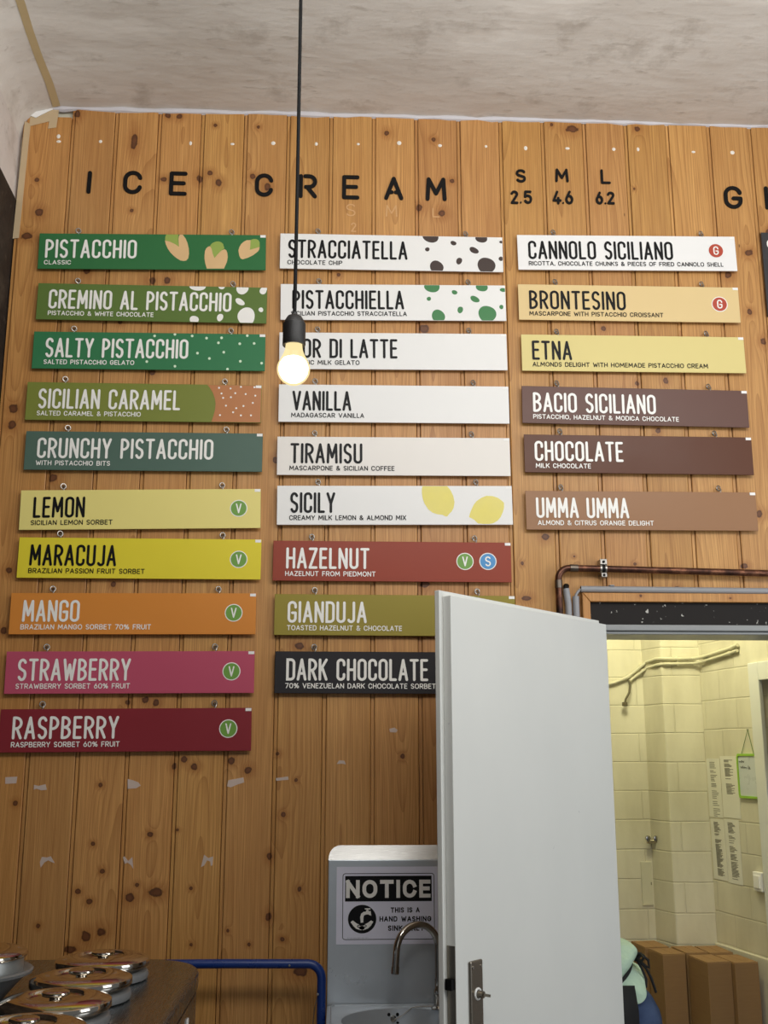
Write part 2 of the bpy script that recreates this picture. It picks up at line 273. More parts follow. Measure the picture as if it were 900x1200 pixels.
def block_material(name, along, zphase, aphase=0.0):
    """painted block masonry; along is the unit direction of the wall in plan"""
    m = NT(name)
    o = m.obj()
    dot = m.n('ShaderNodeVectorMath', operation='DOT_PRODUCT')
    m.put(dot.inputs[0], o); dot.inputs[1].default_value = (along[0], along[1], 0)
    sep = m.n('ShaderNodeSeparateXYZ'); m.put(sep.inputs[0], o)
    cb = m.n('ShaderNodeCombineXYZ')
    m.put(cb.inputs[0], m.math('ADD', dot.outputs['Value'], aphase)); m.put(cb.inputs[1], m.math('SUBTRACT', sep.outputs[2], zphase))
    wob = m.n('ShaderNodeTexNoise'); m.put(wob.inputs['Vector'], o); wob.inputs['Scale'].default_value = 6
    ad = m.n('ShaderNodeVectorMath', operation='MULTIPLY_ADD')
    m.put(ad.inputs[0], wob.outputs['Color']); ad.inputs[1].default_value = (0.006, 0.006, 0); m.put(ad.inputs[2], cb.outputs[0])
    br = m.n('ShaderNodeTexBrick')
    m.put(br.inputs['Vector'], ad.outputs[0])
    br.inputs['Scale'].default_value = 1.0
    br.inputs['Brick Width'].default_value = 0.25
    br.inputs['Row Height'].default_value = 0.1233
    br.inputs['Mortar Size'].default_value = 0.0035
    br.inputs['Mortar Smooth'].default_value = 0.6
    n = m.noise(m.vmap(o, (3, 3, 1)), 2, 4)
    k = m.mix(m.rng(n, 0.35, 0.7), lin((226, 221, 200)), lin((206, 200, 178)))
    k = m.mix(m.math('MULTIPLY', br.outputs['Fac'], 0.16), k, lin((150, 140, 112)))
    m.base(k, 0.6, 0, 0.3)
    m.bump(m.math('ADD', m.math('MULTIPLY', br.outputs['Fac'], -1.0), m.math('MULTIPLY', m.noise(o, 40, 4), 0.15)), 0.5, 0.006)
    return m.m

def steel_material(name, rgb, rough, brush=(1, 1, 1), spots=0.0):
    m = NT(name)
    o = m.obj()
    n = m.noise(m.vmap(o, brush), 30, 4)
    c = m.mix(m.rng(n, 0.3, 0.7), tuple(x * 0.9 for x in lin(rgb)[:3]) + (1,), lin(rgb))
    if spots:
        s = m.noise(o, 90, 2)
        c = m.mix(m.rng(s, 0.68, 0.74, 0, spots), c, (0.8, 0.82, 0.84, 1))
    m.base(c, m.rng(n, 0.3, 0.7, rough * 0.8, rough * 1.2), 1.0)
    return m.m

# ------------------------------------------------------------------ objects and tags
def mesh_obj(name, bm, mats, parent=None, smooth=False, bevel=0.0, segs=2):
    bmesh.ops.recalc_face_normals(bm, faces=bm.faces) if smooth is not None else None
    me = bpy.data.meshes.new(name)
    bm.to_mesh(me); bm.free()
    for mt in (mats if isinstance(mats, (list, tuple)) else [mats]):
        me.materials.append(mt)
    o = bpy.data.objects.new(name, me)
    col.objects.link(o)
    if smooth:
        for p in me.polygons: p.use_smooth = True
        try:
            me.set_sharp_from_angle(angle=R(38))
        except Exception:
            pass
    if bevel:
        b = o.modifiers.new('bevel', 'BEVEL'); b.width = bevel; b.segments = segs; b.limit_method = 'ANGLE'
    if parent: o.parent = parent
    return o

def tag(o, label=None, cat=None, group=None, kind=None):
    if label: o['label'] = label
    if cat: o['category'] = cat
    if group: o['group'] = group
    if kind: o['kind'] = kind
    return o

def empty(name, loc, rz=0.0):
    o = bpy.data.objects.new(name, None)
    col.objects.link(o)
    o.empty_display_size = 0.05
    o.location = loc; o.rotation_euler = (0, 0, rz)
    return o

def structure(o):
    o['kind'] = 'structure'
    return o

# ------------------------------------------------------------------ shapes
def box(bm, a, b, mat=0):
    (x0, y0, z0), (x1, y1, z1) = a, b
    v = [bm.verts.new(p) for p in ((x0, y0, z0), (x1, y0, z0), (x1, y1, z0), (x0, y1, z0), (x0, y0, z1), (x1, y0, z1), (x1, y1, z1), (x0, y1, z1))]
    for q in ((0, 3, 2, 1), (4, 5, 6, 7), (0, 1, 5, 4), (1, 2, 6, 5), (2, 3, 7, 6), (3, 0, 4, 7)):
        f = bm.faces.new([v[i] for i in q]); f.material_index = mat

def prism(bm, plan, z0, z1, mat=0):
    lo = [bm.verts.new((x, y, z0)) for x, y in plan]
    hi = [bm.verts.new((x, y, z1)) for x, y in plan]
    n = len(plan)
    bm.faces.new(lo[::-1]).material_index = mat
    bm.faces.new(hi).material_index = mat
    for i in range(n):
        bm.faces.new((lo[i], lo[(i + 1) % n], hi[(i + 1) % n], hi[i])).material_index = mat

def lathe(bm, prof, n=40, c=(0, 0, 0), axis='Z', mat=0):
    rings = []
    def place(r, h, a):
        if axis == 'Z': p = (r * math.cos(a), r * math.sin(a), h)
        elif axis == 'Y': p = (r * math.cos(a), h, r * math.sin(a))
        else: p = (h, r * math.cos(a), r * math.sin(a))
        return bm.verts.new((p[0] + c[0], p[1] + c[1], p[2] + c[2]))
    for r, h in prof:
        rings.append([place(r, h, 0)] if r < 1e-6 else [place(r, h, 2 * math.pi * i / n) for i in range(n)])
    for a, b in zip(rings, rings[1:]):
        for i in range(n):
            j = (i + 1) % n
            if len(a) == 1 and len(b) == 1: continue
            if len(a) == 1: f = bm.faces.new((a[0], b[i], b[j]))
            elif len(b) == 1: f = bm.faces.new((a[i], b[0], a[j]))
            else: f = bm.faces.new((a[i], b[i], b[j], a[j]))
            f.material_index = mat

def tube(bm, pts, r, n=12, closed=False, mat=0, caps=True):
    pts = [Vector(p) for p in pts]
    m = len(pts)
    rr = r if isinstance(r, (list, tuple)) else [r] * m
    def tangent(i):
        a = pts[(i - 1) % m] if (closed or i > 0) else pts[i]
        b = pts[(i + 1) % m] if (closed or i < m - 1) else pts[i]
        return (b - a).normalized()
    t = tangent(0)
    u = t.orthogonal().normalized()
    rings = []
    for i in range(m):
        t2 = tangent(i)
        u = (u - t2 * u.dot(t2)).normalized()
        w = t2.cross(u)
        rings.append([bm.verts.new(pts[i] + (u * math.cos(2 * math.pi * k / n) + w * math.sin(2 * math.pi * k / n)) * rr[i]) for k in range(n)])
    for i in range(m if closed else m - 1):
        a, b = rings[i], rings[(i + 1) % m]
        for k in range(n):
            f = bm.faces.new((a[k], a[(k + 1) % n], b[(k + 1) % n], b[k])); f.material_index = mat
    if caps and not closed:
        bm.faces.new(rings[0][::-1]).material_index = mat
        bm.faces.new(rings[-1]).material_index = mat

def arc3(c, r, a0, a1, n, plane='XZ'):
    o = []
    for i in range(n + 1):
        a = R(a0 + (a1 - a0) * i / n)
        p = [r * math.cos(a), r * math.sin(a)]
        o.append((c[0] + p[0], c[1], c[2] + p[1]) if plane == 'XZ' else (c[0] + p[0], c[1] + p[1], c[2]) if plane == 'XY' else (c[0], c[1] + p[0], c[2] + p[1]))
    return o

# ------------------------------------------------------------------ lettering drawn as strokes
def arc(cx, cy, rx, ry, a0, a1, n=7):
    return [(cx + rx * math.cos(R(a0 + (a1 - a0) * i / n)), cy + ry * math.sin(R(a0 + (a1 - a0) * i / n))) for i in range(n + 1)]

def rounded(w, r):
    return (arc(w - r, 1 - r, r, r, 0, 90) + arc(r, 1 - r, r, r, 90, 180) + arc(r, r, r, r, 180, 270) + arc(w - r, r, r, r, 270, 360))

def bowl(w, y0, y1, full=False):
    ry = (y1 - y0) / 2; rx = min(w * 0.75, ry * 1.05)
    return [(0, y1)] + arc(w - rx, (y0 + y1) / 2, rx, ry, 90, -90, 10) + [(0, y0)]

WIDTH = dict(A=.46, B=.40, C=.40, D=.41, E=.34, F=.33, G=.41, H=.41, I=0.0, J=.33, K=.41, L=.32, M=.56, N=.42, O=.42, P=.38, Q=.42, R=.40, S=.38, T=.42, U=.41, V=.45, W=.62, X=.42, Y=.43, Z=.40)
WIDTH.update({'0': .40, '1': .15, '2': .38, '3': .38, '4': .42, '5': .38, '6': .38, '7': .38, '8': .38, '9': .38, '%': .62, '&': .46, ',': .03, '.': 0.0, ' ': .20})

def glyph(ch, w, rmax=0.5, stencil=False):
    """strokes of a capital in the box 0..w, 0..1; returns (points, closed)"""
    r = min(w / 2, rmax)
    L = lambda *p: (list(p), False)
    if ch == 'O': return [(rounded(w, r), True)]
    if ch == '0': return [(rounded(w, r), True)]
    if ch in 'CG':
        a = math.degrees(math.asin(max(0.0, min(1.0, (r - 0.26) / r))))
        p = arc(w - r, 1 - r, r, r, a, 90) + arc(r, 1 - r, r, r, 90, 180) + arc(r, r, r, r, 180, 270) + arc(w - r, r, r, r, 270, 360 - a)
        if r < 0.26: p = [(w, 0.74)] + p + [(w, 0.26)]
        if ch == 'C': return [(p, False)]
        p = p[:-1] if r < 0.26 else p
        p = arc(w - r, 1 - r, r, r, a, 90) + arc(r, 1 - r, r, r, 90, 180) + arc(r, r, r, r, 180, 270) + arc(w - r, r, r, r, 270, 360)
        if r < 0.26: p = [(w, 0.74)] + p
        return [(p + [(w, 0.45)], False), L((w, 0.45), (w * 0.52, 0.45))]
    if ch == 'D': return [([(0, 0), (0, 1)] + arc(w - r, 1 - r, r, r, 90, 0) + arc(w - r, r, r, r, 0, -90), True)]
    if ch == 'I': return [L((0, 0), (0, 1))]
    if ch == 'L': return [L((0, 1), (0, 0)), L((0, 0), (w, 0))]
    if ch == 'E': return [L((0, 0), (0, 1)), L((0, 1), (w, 1)), L((0, .52), (w * .9, .52)), L((0, 0), (w, 0))]
    if ch == 'F': return [L((0, 0), (0, 1)), L((0, 1), (w, 1)), L((0, .5), (w * .88, .5))]
    if ch == 'H': return [L((0, 0), (0, 1)), L((w, 0), (w, 1)), L((0, .5), (w, .5))]
    if ch == 'T': return [L((0, 1), (w, 1)), L((w / 2, 1), (w / 2, 0))]
    if ch == 'N': return [L((0, 0), (0, 1)), L((0, 1), (w, 0)), L((w, 0), (w, 1))]
    if ch == 'M':
        s = w * 0.07
        return [L((0, 0), (s, 1)), L((s, 1), (w / 2, .28)), L((w / 2, .28), (w - s, 1)), L((w - s, 1), (w, 0))]
    if ch == 'A':
        if stencil: return [L((0, 0), (w / 2, 1)), L((w / 2, 1), (w, 0)), L((w * .22, .3), (w * .36, .3)), L((w * .64, .3), (w * .78, .3))]
        return [L((0, 0), (w / 2, 1)), L((w / 2, 1), (w, 0)), L((w * .15, .3), (w * .85, .3))]
    if ch == 'V': return [L((0, 1), (w / 2, 0)), L((w / 2, 0), (w, 1))]
    if ch == 'W': return [L((0, 1), (w * .25, 0)), L((w * .25, 0), (w / 2, .75)), L((w / 2, .75), (w * .75, 0)), L((w * .75, 0), (w, 1))]
    if ch == 'X': return [L((0, 0), (w, 1)), L((0, 1), (w, 0))]
    if ch == 'Y': return [L((0, 1), (w / 2, .45)), L((w, 1), (w / 2, .45)), L((w / 2, .45), (w / 2, 0))]
    if ch == 'Z': return [L((0, 1), (w, 1)), L((w, 1), (0, 0)), L((0, 0), (w, 0))]
    if ch == 'K': return [L((0, 0), (0, 1)), L((w, 1), (0, .42)), L((w * .32, .62), (w, 0))]
    if ch == 'U': return [([(0, 1)] + arc(r, r, r, r, 180, 270) + arc(w - r, r, r, r, 270, 360) + [(w, 1)], False)]
    if ch == 'J': return [([(w, 1)] + arc(w - r, r, r, r, 0, -90) + arc(r, r, r, r, 270, 200), False)]
    if ch == 'P': return [L((0, 0), (0, 1)), (bowl(w, .45, 1), False)]
    if ch == 'R':
        b = bowl(w, .46, 1)
        if stencil: b = [(w * .30, 1)] + b[1:-1] + [(w * .36, .46)]
        return [L((0, 0), (0, 1)), (b, False), L((w * .45, .46), (w, 0))]
    if ch == 'B': return [L((0, 0), (0, 1)), (bowl(w * .92, .52, 1), False), (bowl(w, 0, .52), False)]
    if ch == 'S':
        k = w / 2
        return [(arc(k, .75, k, .25, 28, 90) + arc(k, .75, k, .25, 90, 225)[1:] + arc(k, .25, k, .25, 45, -90) + arc(k, .25, k, .25, 270, 208)[1:], False)]
    if ch == '2':
        k = w / 2
        return [(arc(k, 1 - k, k, k, 165, -35, 10) + [(0, 0)], False), L((0, 0), (w, 0))]
    if ch == '4': return [L((w * .55, 1), (0, .24)), L((0, .24), (w, .24)), L((w * .68, .45), (w * .68, 0))]
    if ch == '5':
        k = w / 2
        return [L((w * .92, 1), (w * .12, 1)), L((w * .12, 1), (w * .05, .55)), ([(w * .05, .55)] + arc(k, .33, k, .32, 120, -150, 12), False)]
    if ch == '6':
        k = w / 2
        return [(arc(k, .32, k, .32, 0, 360, 16)[:-1], True), L((w * .04, .42), (w * .60, 1))]
    if ch == '7': return [L((0, 1), (w, 1)), L((w, 1), (w * .3, 0))]
    if ch == '%':
        k = w * .19
        return [(arc(k, .76, k, .22, 0, 360, 10)[:-1], True), (arc(w - k, .24, k, .22, 0, 360, 10)[:-1], True), L((w * .2, 0), (w * .8, 1))]
    if ch == '&':
        return [([(w, 0), (w * .18, .70)] + arc(w * .42, .80, w * .26, .20, 170, -20, 8) + [(w * .12, .38)] + arc(w * .40, .23, w * .36, .23, 150, 330, 8) + [(w, .42)], False)]
    if ch == ',': return [L((w, .05), (0, -.14))]
    if ch == '.': return [L((0, 0), (0, 0.001))]
    return []

PEN = [0]
def stroke(bm, pts, t, y, depth=0.0, closed=False, cap='round', mat=0, xf=None):
    """one pen stroke of width t in the plane y, thick towards +Y by depth"""
    PEN[0] = (PEN[0] + 1) % 16
    y -= PEN[0] * 1.6e-5
    pts = [Vector((p[0], p[1])) for p in pts]
    q = [pts[0]]
    for p in pts[1:]:
        if (p - q[-1]).length > 1e-6: q.append(p)
    if closed and (q[0] - q[-1]).length < 1e-6: q.pop()
    pts = q
    n = len(pts)
    if n == 1:
        pts = [pts[0], pts[0] + Vector((0, 1e-5))]; n = 2
    lf, rt = [], []
    for i in range(n):
        a = (pts[i] - pts[i - 1]).normalized() if (closed or i > 0) else (pts[1] - pts[0]).normalized()
        b = (pts[(i + 1) % n] - pts[i]).normalized() if (closed or i < n - 1) else a
        na, nb = Vector((-a.y, a.x)), Vector((-b.y, b.x))
        m = na + nb
        m = m.normalized() if m.length > 1e-6 else na
        k = t / 2 / max(0.45, m.dot(na))
        lf.append(pts[i] + m * k); rt.append(pts[i] - m * k)
    loops = []
    if closed:
        loops = [lf, rt[::-1]]
        quads = [(lf[i], lf[(i + 1) % n], rt[(i + 1) % n], rt[i]) for i in range(n)]
    else:
        if cap == 'square':
            d0 = (pts[0] - pts[1]).normalized() * t / 2; d1 = (pts[-1] - pts[-2]).normalized() * t / 2
            lf[0] += d0; rt[0] += d0; lf[-1] += d1; rt[-1] += d1
        quads = [(lf[i], lf[i + 1], rt[i + 1], rt[i]) for i in range(n - 1)]
        c0, c1 = [], []
        if cap == 'round':
            v = rt[-1] - pts[-1]; w = (pts[-1] - pts[-2]).normalized() * v.length
            c1 = [pts[-1] - v * math.cos(R(a)) + w * math.sin(R(a)) for a in (36, 72, 108, 144)]
            v = lf[0] - pts[0]; w = (pts[0] - pts[1]).normalized() * v.length
            c0 = [pts[0] - v * math.cos(R(a)) + w * math.sin(R(a)) for a in (36, 72, 108, 144)]
            quads.append(tuple([lf[-1]] + c1 + [rt[-1]])); quads.append(tuple([rt[0]] + c0 + [lf[0]]))
        loops = [lf + c1 + rt[::-1] + c0]
    def V(p, yy):
        p = xf(p) if xf else p
        return bm.verts.new((p[0], yy, p[1]))
    for f in quads:
        bm.faces.new([V(p, y) for p in reversed(f)]).material_index = mat
    if depth:
        for lp in loops:
            k = len(lp)
            for i in range(k):
                a, b = lp[i], lp[(i + 1) % k]
                bm.faces.new([V(a, y), V(b, y), V(b, y + depth), V(a, y + depth)]).material_index = mat

def write(bm, text, x0, x1, z0, z1, t, y, wide=1.0, gap=0.15, rmax=0.5, depth=0.0, cap='round', mat=0, align=None, stencil=False):
    """set a line of capitals so that its ink fills x0..x1 and z0..z1"""
    h = z1 - z0 - t
    ws = [WIDTH[c] * (wide if c not in 'I.,' else 1) for c in text]
    extra = {'O': 1.12, 'C': 1.06, 'G': 1.08, 'S': 0.92, 'M': 1.0, 'E': 0.94, 'L': 0.92} if wide > 1.2 else {}
    ws = [w * extra.get(c, 1.0) for w, c in zip(ws, text)]
    total = sum(ws) + gap * (len(text) - 1)
    s = (x1 - x0 - t) / (total * h) if total > 0 else 1.0
    x = x0 + t / 2
    for c, w in zip(text, ws):
        w2 = w * s
        for pts, closed in glyph(c, w2, rmax, stencil) if c != ' ' else []:
            stroke(bm, [(x + p[0] * h, z0 + t / 2 + p[1] * h) for p in pts], t, y, depth, closed, cap, mat)
        x += (w2 + gap * s) * h

def clip_poly(pts, x0, x1, z0, z1):
    for ax, lim, sg in ((0, x0, 1), (0, x1, -1), (1, z0, 1), (1, z1, -1)):
        out = []
        for i in range(len(pts)):
            a, b = pts[i - 1], pts[i]
            da, db = (a[ax] - lim) * sg, (b[ax] - lim) * sg
            if (da >= 0) != (db >= 0):
                k = da / (da - db)
                out.append((a[0] + (b[0] - a[0]) * k, a[1] + (b[1] - a[1]) * k))
            if db >= 0: out.append(b)
        pts = out
        if not pts: break
    return pts

def flat(bm, pts, y, mat=0):
    if len(pts) > 2:
        f = bm.faces.new([bm.verts.new((p[0], y, p[1])) for p in pts]); f.material_index = mat
        f.normal_update()
        if f.normal.y > 0: f.normal_flip()

def ellipse(cx, cz, rx, rz, rot=0, n=26, wob=0.0, seed=0):
    rnd = random.Random(seed)
    ph, ph2 = rnd.uniform(0, 6), rnd.uniform(0, 6)
    o = []
    for i in range(n):
        a = 2 * math.pi * i / n
        k = 1 + wob * math.sin(2 * a + ph) + wob * 0.6 * math.sin(3 * a + ph2)
        x, z = rx * k * math.cos(a), rz * k * math.sin(a)
        o.append((cx + x * math.cos(R(rot)) - z * math.sin(R(rot)), cz + x * math.sin(R(rot)) + z * math.cos(R(rot))))
    return o

# ------------------------------------------------------------------ shared materials
M_white_paint = plain('white_paint', (226, 227, 224), 0.35, var=0.02, scale=3)
M_black = plain('matt_black', (13, 12, 13), 0.5, var=0.05, spec=0.2)
M_ink_black = plain('black_print', (17, 17, 19), 0.45, var=0.03, spec=0.2)
M_ink_white = plain('white_print', (244, 242, 236), 0.4, var=0.02)
M_tag = plain('white_tag', (246, 244, 240), 0.5, var=0.02)
M_steel = steel_material('brushed_steel', (196, 196, 194), 0.24, (1, 40, 40))
M_chrome = steel_material('chrome', (200, 196, 188), 0.10)
M_zinc = steel_material('zinc_wire', (178, 174, 168), 0.34)

# ------------------------------------------------------------------ the setting
WALL = 3.25          # front face of the boards
LEFT = -1.08
BOARD0, PITCH = -0.9109, 0.14444

def ceiling_z(y):
    d = max(0.0, WALL - y)
    return 3.722 + 0.125 * d - 0.016 * d * d

# boards with their grooves; each board carries its own grain
bm = bmesh.new()
mats = []
OPEN_X0, OPEN_X1, OPEN_Z = 0.772, 1.72, 2.057
edges = [LEFT + 0.008] + [BOARD0 + k * PITCH for k in range(0, 23)]
for k in range(len(edges) - 1):
    a, b = edges[k], edges[k + 1]
    kn = [q for q in KNOTS if a - 0.01 <= q[0] < b + 0.01]
    rnd = random.Random(k * 17 + 3)
    if b > 1.4 or a > 0.9:
        kn = kn + [(rnd.uniform(a + .02, b - .02), rnd.uniform(0.3, 3.6), .008, .010) for _ in range(4)]
    kn = kn + [(rnd.uniform(a + .02, b - .02), rnd.uniform(0.1, 0.8), .010, .011) for _ in range(2)]
    t = rnd.uniform(0.92, 1.07)
    mats.append(pine_material(k, (a + b) / 2, kn, (t, t * rnd.uniform(0.97, 1.03), t * rnd.uniform(0.93, 1.06))))
    g0, g1 = 0.0055, 0.0055
    prof = [(a, .017), (a + .0010, .0165), (a + .0013, .0045), (a + .0100, .0040), (a + .0102, .0120), (a + .0118, .0120), (a + .0122, .0014), (a + .0145, 0.0), (b - .0032, 0.0), (b - .0012, .0014), (b - .0009, .0165), (b, .017)]
    spans = [(prof, 0.0)]
    def cut(pr, x0, x1):
        out = []
        for p, q in zip(pr, pr[1:]):
            for c in (p,) : 
                if x0 <= c[0] <= x1: out.append(c)
            for lim in (x0, x1):
                if p[0] < lim < q[0]:
                    s = (lim - p[0]) / (q[0] - p[0]); out.append((lim, p[1] + s * (q[1] - p[1])))
        if x0 <= pr[-1][0] <= x1: out.append(pr[-1])
        return out
    pieces = []
    for x0, x1, zb in ((-9, OPEN_X0, 0.0), (OPEN_X0, OPEN_X1, OPEN_Z), (OPEN_X1, 9, 0.0)):
        c = cut(prof, x0, x1)
        if len(c) > 1: pieces.append((c, zb))
    for c, zb in pieces:
        zt = 3.722 + rnd.uniform(-.006, .006) if k else 3.69
        f_lo = [bm.verts.new((x, WALL + d, zb)) for x, d in c]
        f_hi = [bm.verts.new((x, WALL + d, zt)) for x, d in c]
        b_lo = [bm.verts.new((x, WALL + .022, zb)) for x in (c[0][0], c[-1][0])]
        b_hi = [bm.verts.new((x, WALL + .022, zt)) for x in (c[0][0], c[-1][0])]
        for i in range(len(c) - 1):
            bm.faces.new((f_lo[i], f_lo[i + 1], f_hi[i + 1], f_hi[i])).material_index = k
        bm.faces.new((f_lo[0], f_hi[0], b_hi[0], b_lo[0])).material_index = k
        bm.faces.new((f_lo[-1], b_lo[1], b_hi[1], f_hi[-1])).material_index = k
        bm.faces.new(f_hi + [b_hi[1], b_hi[0]]).material_index = k
        bm.faces.new((f_lo[::-1] + [b_lo[0], b_lo[1]])).material_index = k
structure(mesh_obj('wall_back', bm, mats))

M_ceiling = plaster_material('old_plaster', (230, 225, 218), (212, 204, 195), (178, 168, 157), 0.35)
M_side_plaster = plaster_material('side_plaster', (222, 214, 208), (210, 201, 194), (176, 165, 154), 0.3)
M_stone = plaster_material('dark_stone', (66, 56, 48), (44, 37, 32), (92, 80, 68), 1.0)
M_floor = plain('floor_tile_grey', (120, 116, 110), 0.5, var=0.1, scale=4)

bm = bmesh.new()
box(bm, (-1.3, -2.5, -0.05), (2.4, 5.2, 0.0))
structure(mesh_obj('floor', bm, M_floor))

# ceiling: a shallow vault rising away from the board wall, running down into the side wall in a small cove
bm = bmesh.new()
ys = [3.272 - 0.15 * i for i in range(40)]
cove = [(LEFT, -0.105), (LEFT + 0.012, -0.055), (LEFT + 0.05, -0.02), (LEFT + 0.125, 0.0)]
xs = [c for c in cove] + [(-0.6, 0.004), (0.2, 0.004), (1.0, 0.0), (2.4, -0.008)]
rows = [[bm.verts.new((x, y, ceiling_z(y) + dz)) for x, dz in xs] for y in ys]
top = [[bm.verts.new((x, y, ceiling_z(y) + 0.12)) for x, dz in (xs[0], xs[-1])] for y in ys]
for i in range(len(ys) - 1):
    for j in range(len(xs) - 1):
        bm.faces.new((rows[i][j], rows[i][j + 1], rows[i + 1][j + 1], rows[i + 1][j]))
    bm.faces.new((top[i][0], top[i][1], top[i + 1][1], top[i + 1][0]))
structure(mesh_obj('ceiling', bm, M_ceiling, smooth=True))

bm = bmesh.new()
rb = random.Random(21)
tube(bm, [(-0.99 + 0.05 * i, 3.254 + rb.uniform(-.003, .002), 3.726 + rb.uniform(-.003, .003)) for i in range(66)], [0.011 + rb.uniform(-.003, .003) for i in range(66)], 8)
structure(mesh_obj('trim_5', bm, plain('caulk_cove_highlight', (212, 209, 213), 0.8, var=0.05), smooth=True))  # uneven caulk strip; its white also paints in the cove highlight
bm = bmesh.new()
pts = [(3.40, 3.362), (2.6, 3.43), (1.4, 3.51), (-2.5, 3.58)]
for (y0, z0), (y1, z1) in zip(pts, pts[1:]):
    a = [bm.verts.new((x, y, z)) for x, y, z in ((LEFT, y0, z0), (LEFT, y1, z1), (LEFT, y1, 4.2), (LEFT, y0, 4.2))]
    b = [bm.verts.new((x, y, z)) for x, y, z in ((LEFT - .1, y0, z0), (LEFT - .1, y1, z1), (LEFT - .1, y1, 4.2), (LEFT - .1, y0, 4.2))]
    bm.faces.new(a); bm.faces.new(b[::-1])
    bm.faces.new((a[0], b[0], b[1], a[1])); bm.faces.new((a[2], b[2], b[3], a[3]))
structure(mesh_obj('wall_left', bm, M_side_plaster))
bm = bmesh.new()
prism(bm, [(LEFT - .14, 3.40), (LEFT + .005, 3.40), (LEFT + .005, -2.5), (LEFT - .14, -2.5)], 0, 3.3)
for (y0, z0), (y1, z1) in zip(pts, pts[1:]):
    v = [bm.verts.new(p) for p in ((LEFT + .005, y0, 3.3), (LEFT + .005, y1, 3.3), (LEFT + .005, y1, z1 + .01), (LEFT + .005, y0, z0 + .01))]
    bm.faces.new(v)
structure(mesh_obj('wall_left_lower', bm, M_stone))

# masonry behind the boards with the doorway, and the pantry behind it
M_pantry_plain = plain('cream_wall_paint', (222, 217, 196), 0.6, var=0.04, scale=3)
bm = bmesh.new()
box(bm, (LEFT - .1, WALL + .024, 0), (0.80, 3.40, 3.9))
box(bm, (1.70, WALL + .024, 0), (2.4, 3.40, 3.9))
box(bm, (0.80, WALL + .024, 2.06), (1.70, 3.40, 3.9))
structure(mesh_obj('wall_partition', bm, M_pantry_plain))

E_DIR, E_N, P0 = Vector((0.1890, -0.9820, 0)), Vector((-0.9820, -0.1890, 0)), Vector((1.591, 4.665, 0))
def rw(s, z, off=0.0):
    """a point on the pantry's right wall: s along it from the corner, off out of the wall"""
    return P0 + E_DIR * s + E_N * off + Vector((0, 0, z))

B_back = block_material('pantry_blocks_back', (1, 0), 1.569 - 0.1233 * 12, 0.03)
B_right = block_material('pantry_blocks_right', (0.189, -0.982), 1.335 - 0.1233 * 10)
bm = bmesh.new()
prism(bm, [(-0.7, 4.8), (1.395, 4.8), (1.395, 4.95), (-0.7, 4.95)], 0, 2.9)
structure(mesh_obj('wall_pantry_back', bm, B_back))
bm = bmesh.new()
prism(bm, [(1.374, 4.80), (1.421, 4.665), (1.60, 4.665), (1.60, 4.95), (1.374, 4.95)], 0, 2.9)
structure(mesh_obj('wall_pantry_pier', bm, B_back, bevel=0.006))
bm = bmesh.new()
def wall_piece(s0, s1, z0, z1):
    p = [rw(s0, 0), rw(s1, 0), rw(s1, 0, -.12), rw(s0, 0, -.12)]
    prism(bm, [(q.x, q.y) for q in p], z0, z1)
wall_piece(-0.02, 0.47, 0, 2.9); wall_piece(0.47, 1.21, 1.89, 2.9); wall_piece(1.21, 1.30, 0, 2.9)
structure(mesh_obj('wall_pantry_right', bm, B_right))
bm = bmesh.new(); box(bm, (-0.80, 3.40, 0), (-0.70, 4.95, 2.9))
structure(mesh_obj('wall_pantry_left', bm, M_pantry_plain))
bm = bmesh.new(); box(bm, (-0.80, 3.40, 2.9), (2.1, 4.95, 3.0))
structure(mesh_obj('ceiling_pantry', bm, M_pantry_plain))
# doorway in the pantry's right wall
bm = bmesh.new()
def rw_box(bm, s0, s1, z0, z1, o0, o1, mat=0):
    c = [rw(s0, 0, o0), rw(s1, 0, o0), rw(s1, 0, o1), rw(s0, 0, o1)]
    prism(bm, [(q.x, q.y) for q in c], z0, z1, mat)
rw_box(bm, 0.405, 0.475, 0, 1.957, 0, 0.018)
rw_box(bm, 0.475, 1.20, 1.885, 1.957, 0, 0.018)
rw_box(bm, 1.20, 1.27, 0, 1.957, 0, 0.018)
structure(mesh_obj('trim_pantry_door', bm, M_white_paint, bevel=0.003))
bm = bmesh.new(); rw_box(bm, 0.478, 1.20, 0.0, 1.885, -0.08, -0.05)
structure(mesh_obj('door_2', bm, plain('grey_door_paint', (120, 116, 108), 0.5)))
# skirting line where the wall paint steps behind the cartons
bm = bmesh.new()
rw_box(bm, 0.0, 0.40, 0.0, 0.835, 0, 0.012)
structure(mesh_obj('baseboard_pantry_right', bm, M_pantry_plain, bevel=0.003))

# doorway of the board wall: pine casing, dark header, grey metal frame bar, jambs
M_casing = pine_material(90, 1.1, [(0.93, 2.075, .004, .004), (1.21, 2.07, .004, .003)], (1.02, 1.0, 1.0))
bm = bmesh.new()
def quadprism(bm, pts, y0, y1):
    a = [bm.verts.new((x, y0, z)) for x, z in pts]; b = [bm.verts.new((x, y1, z)) for x, z in pts]
    n = len(pts); bm.faces.new(a); bm.faces.new(b[::-1])
    for i in range(n): bm.faces.new((a[i], b[i], b[(i + 1) % n], a[(i + 1) % n]))
quadprism(bm, [(0.750, 2.084), (0.773, 2.057), (1.72, 2.057), (1.743, 2.084)], 3.222, 3.252)
quadprism(bm, [(0.749, 2.084), (0.7725, 2.0565), (0.7725, 0), (0.749, 0)], 3.222, 3.252)
quadprism(bm, [(1.744, 2.084), (1.7205, 2.0565), (1.7205, 0), (1.744, 0)], 3.222, 3.252)
structure(mesh_obj('trim_1', bm, M_casing, bevel=0.002))
m = NT('dark_header_paint')
o_ = m.obj()
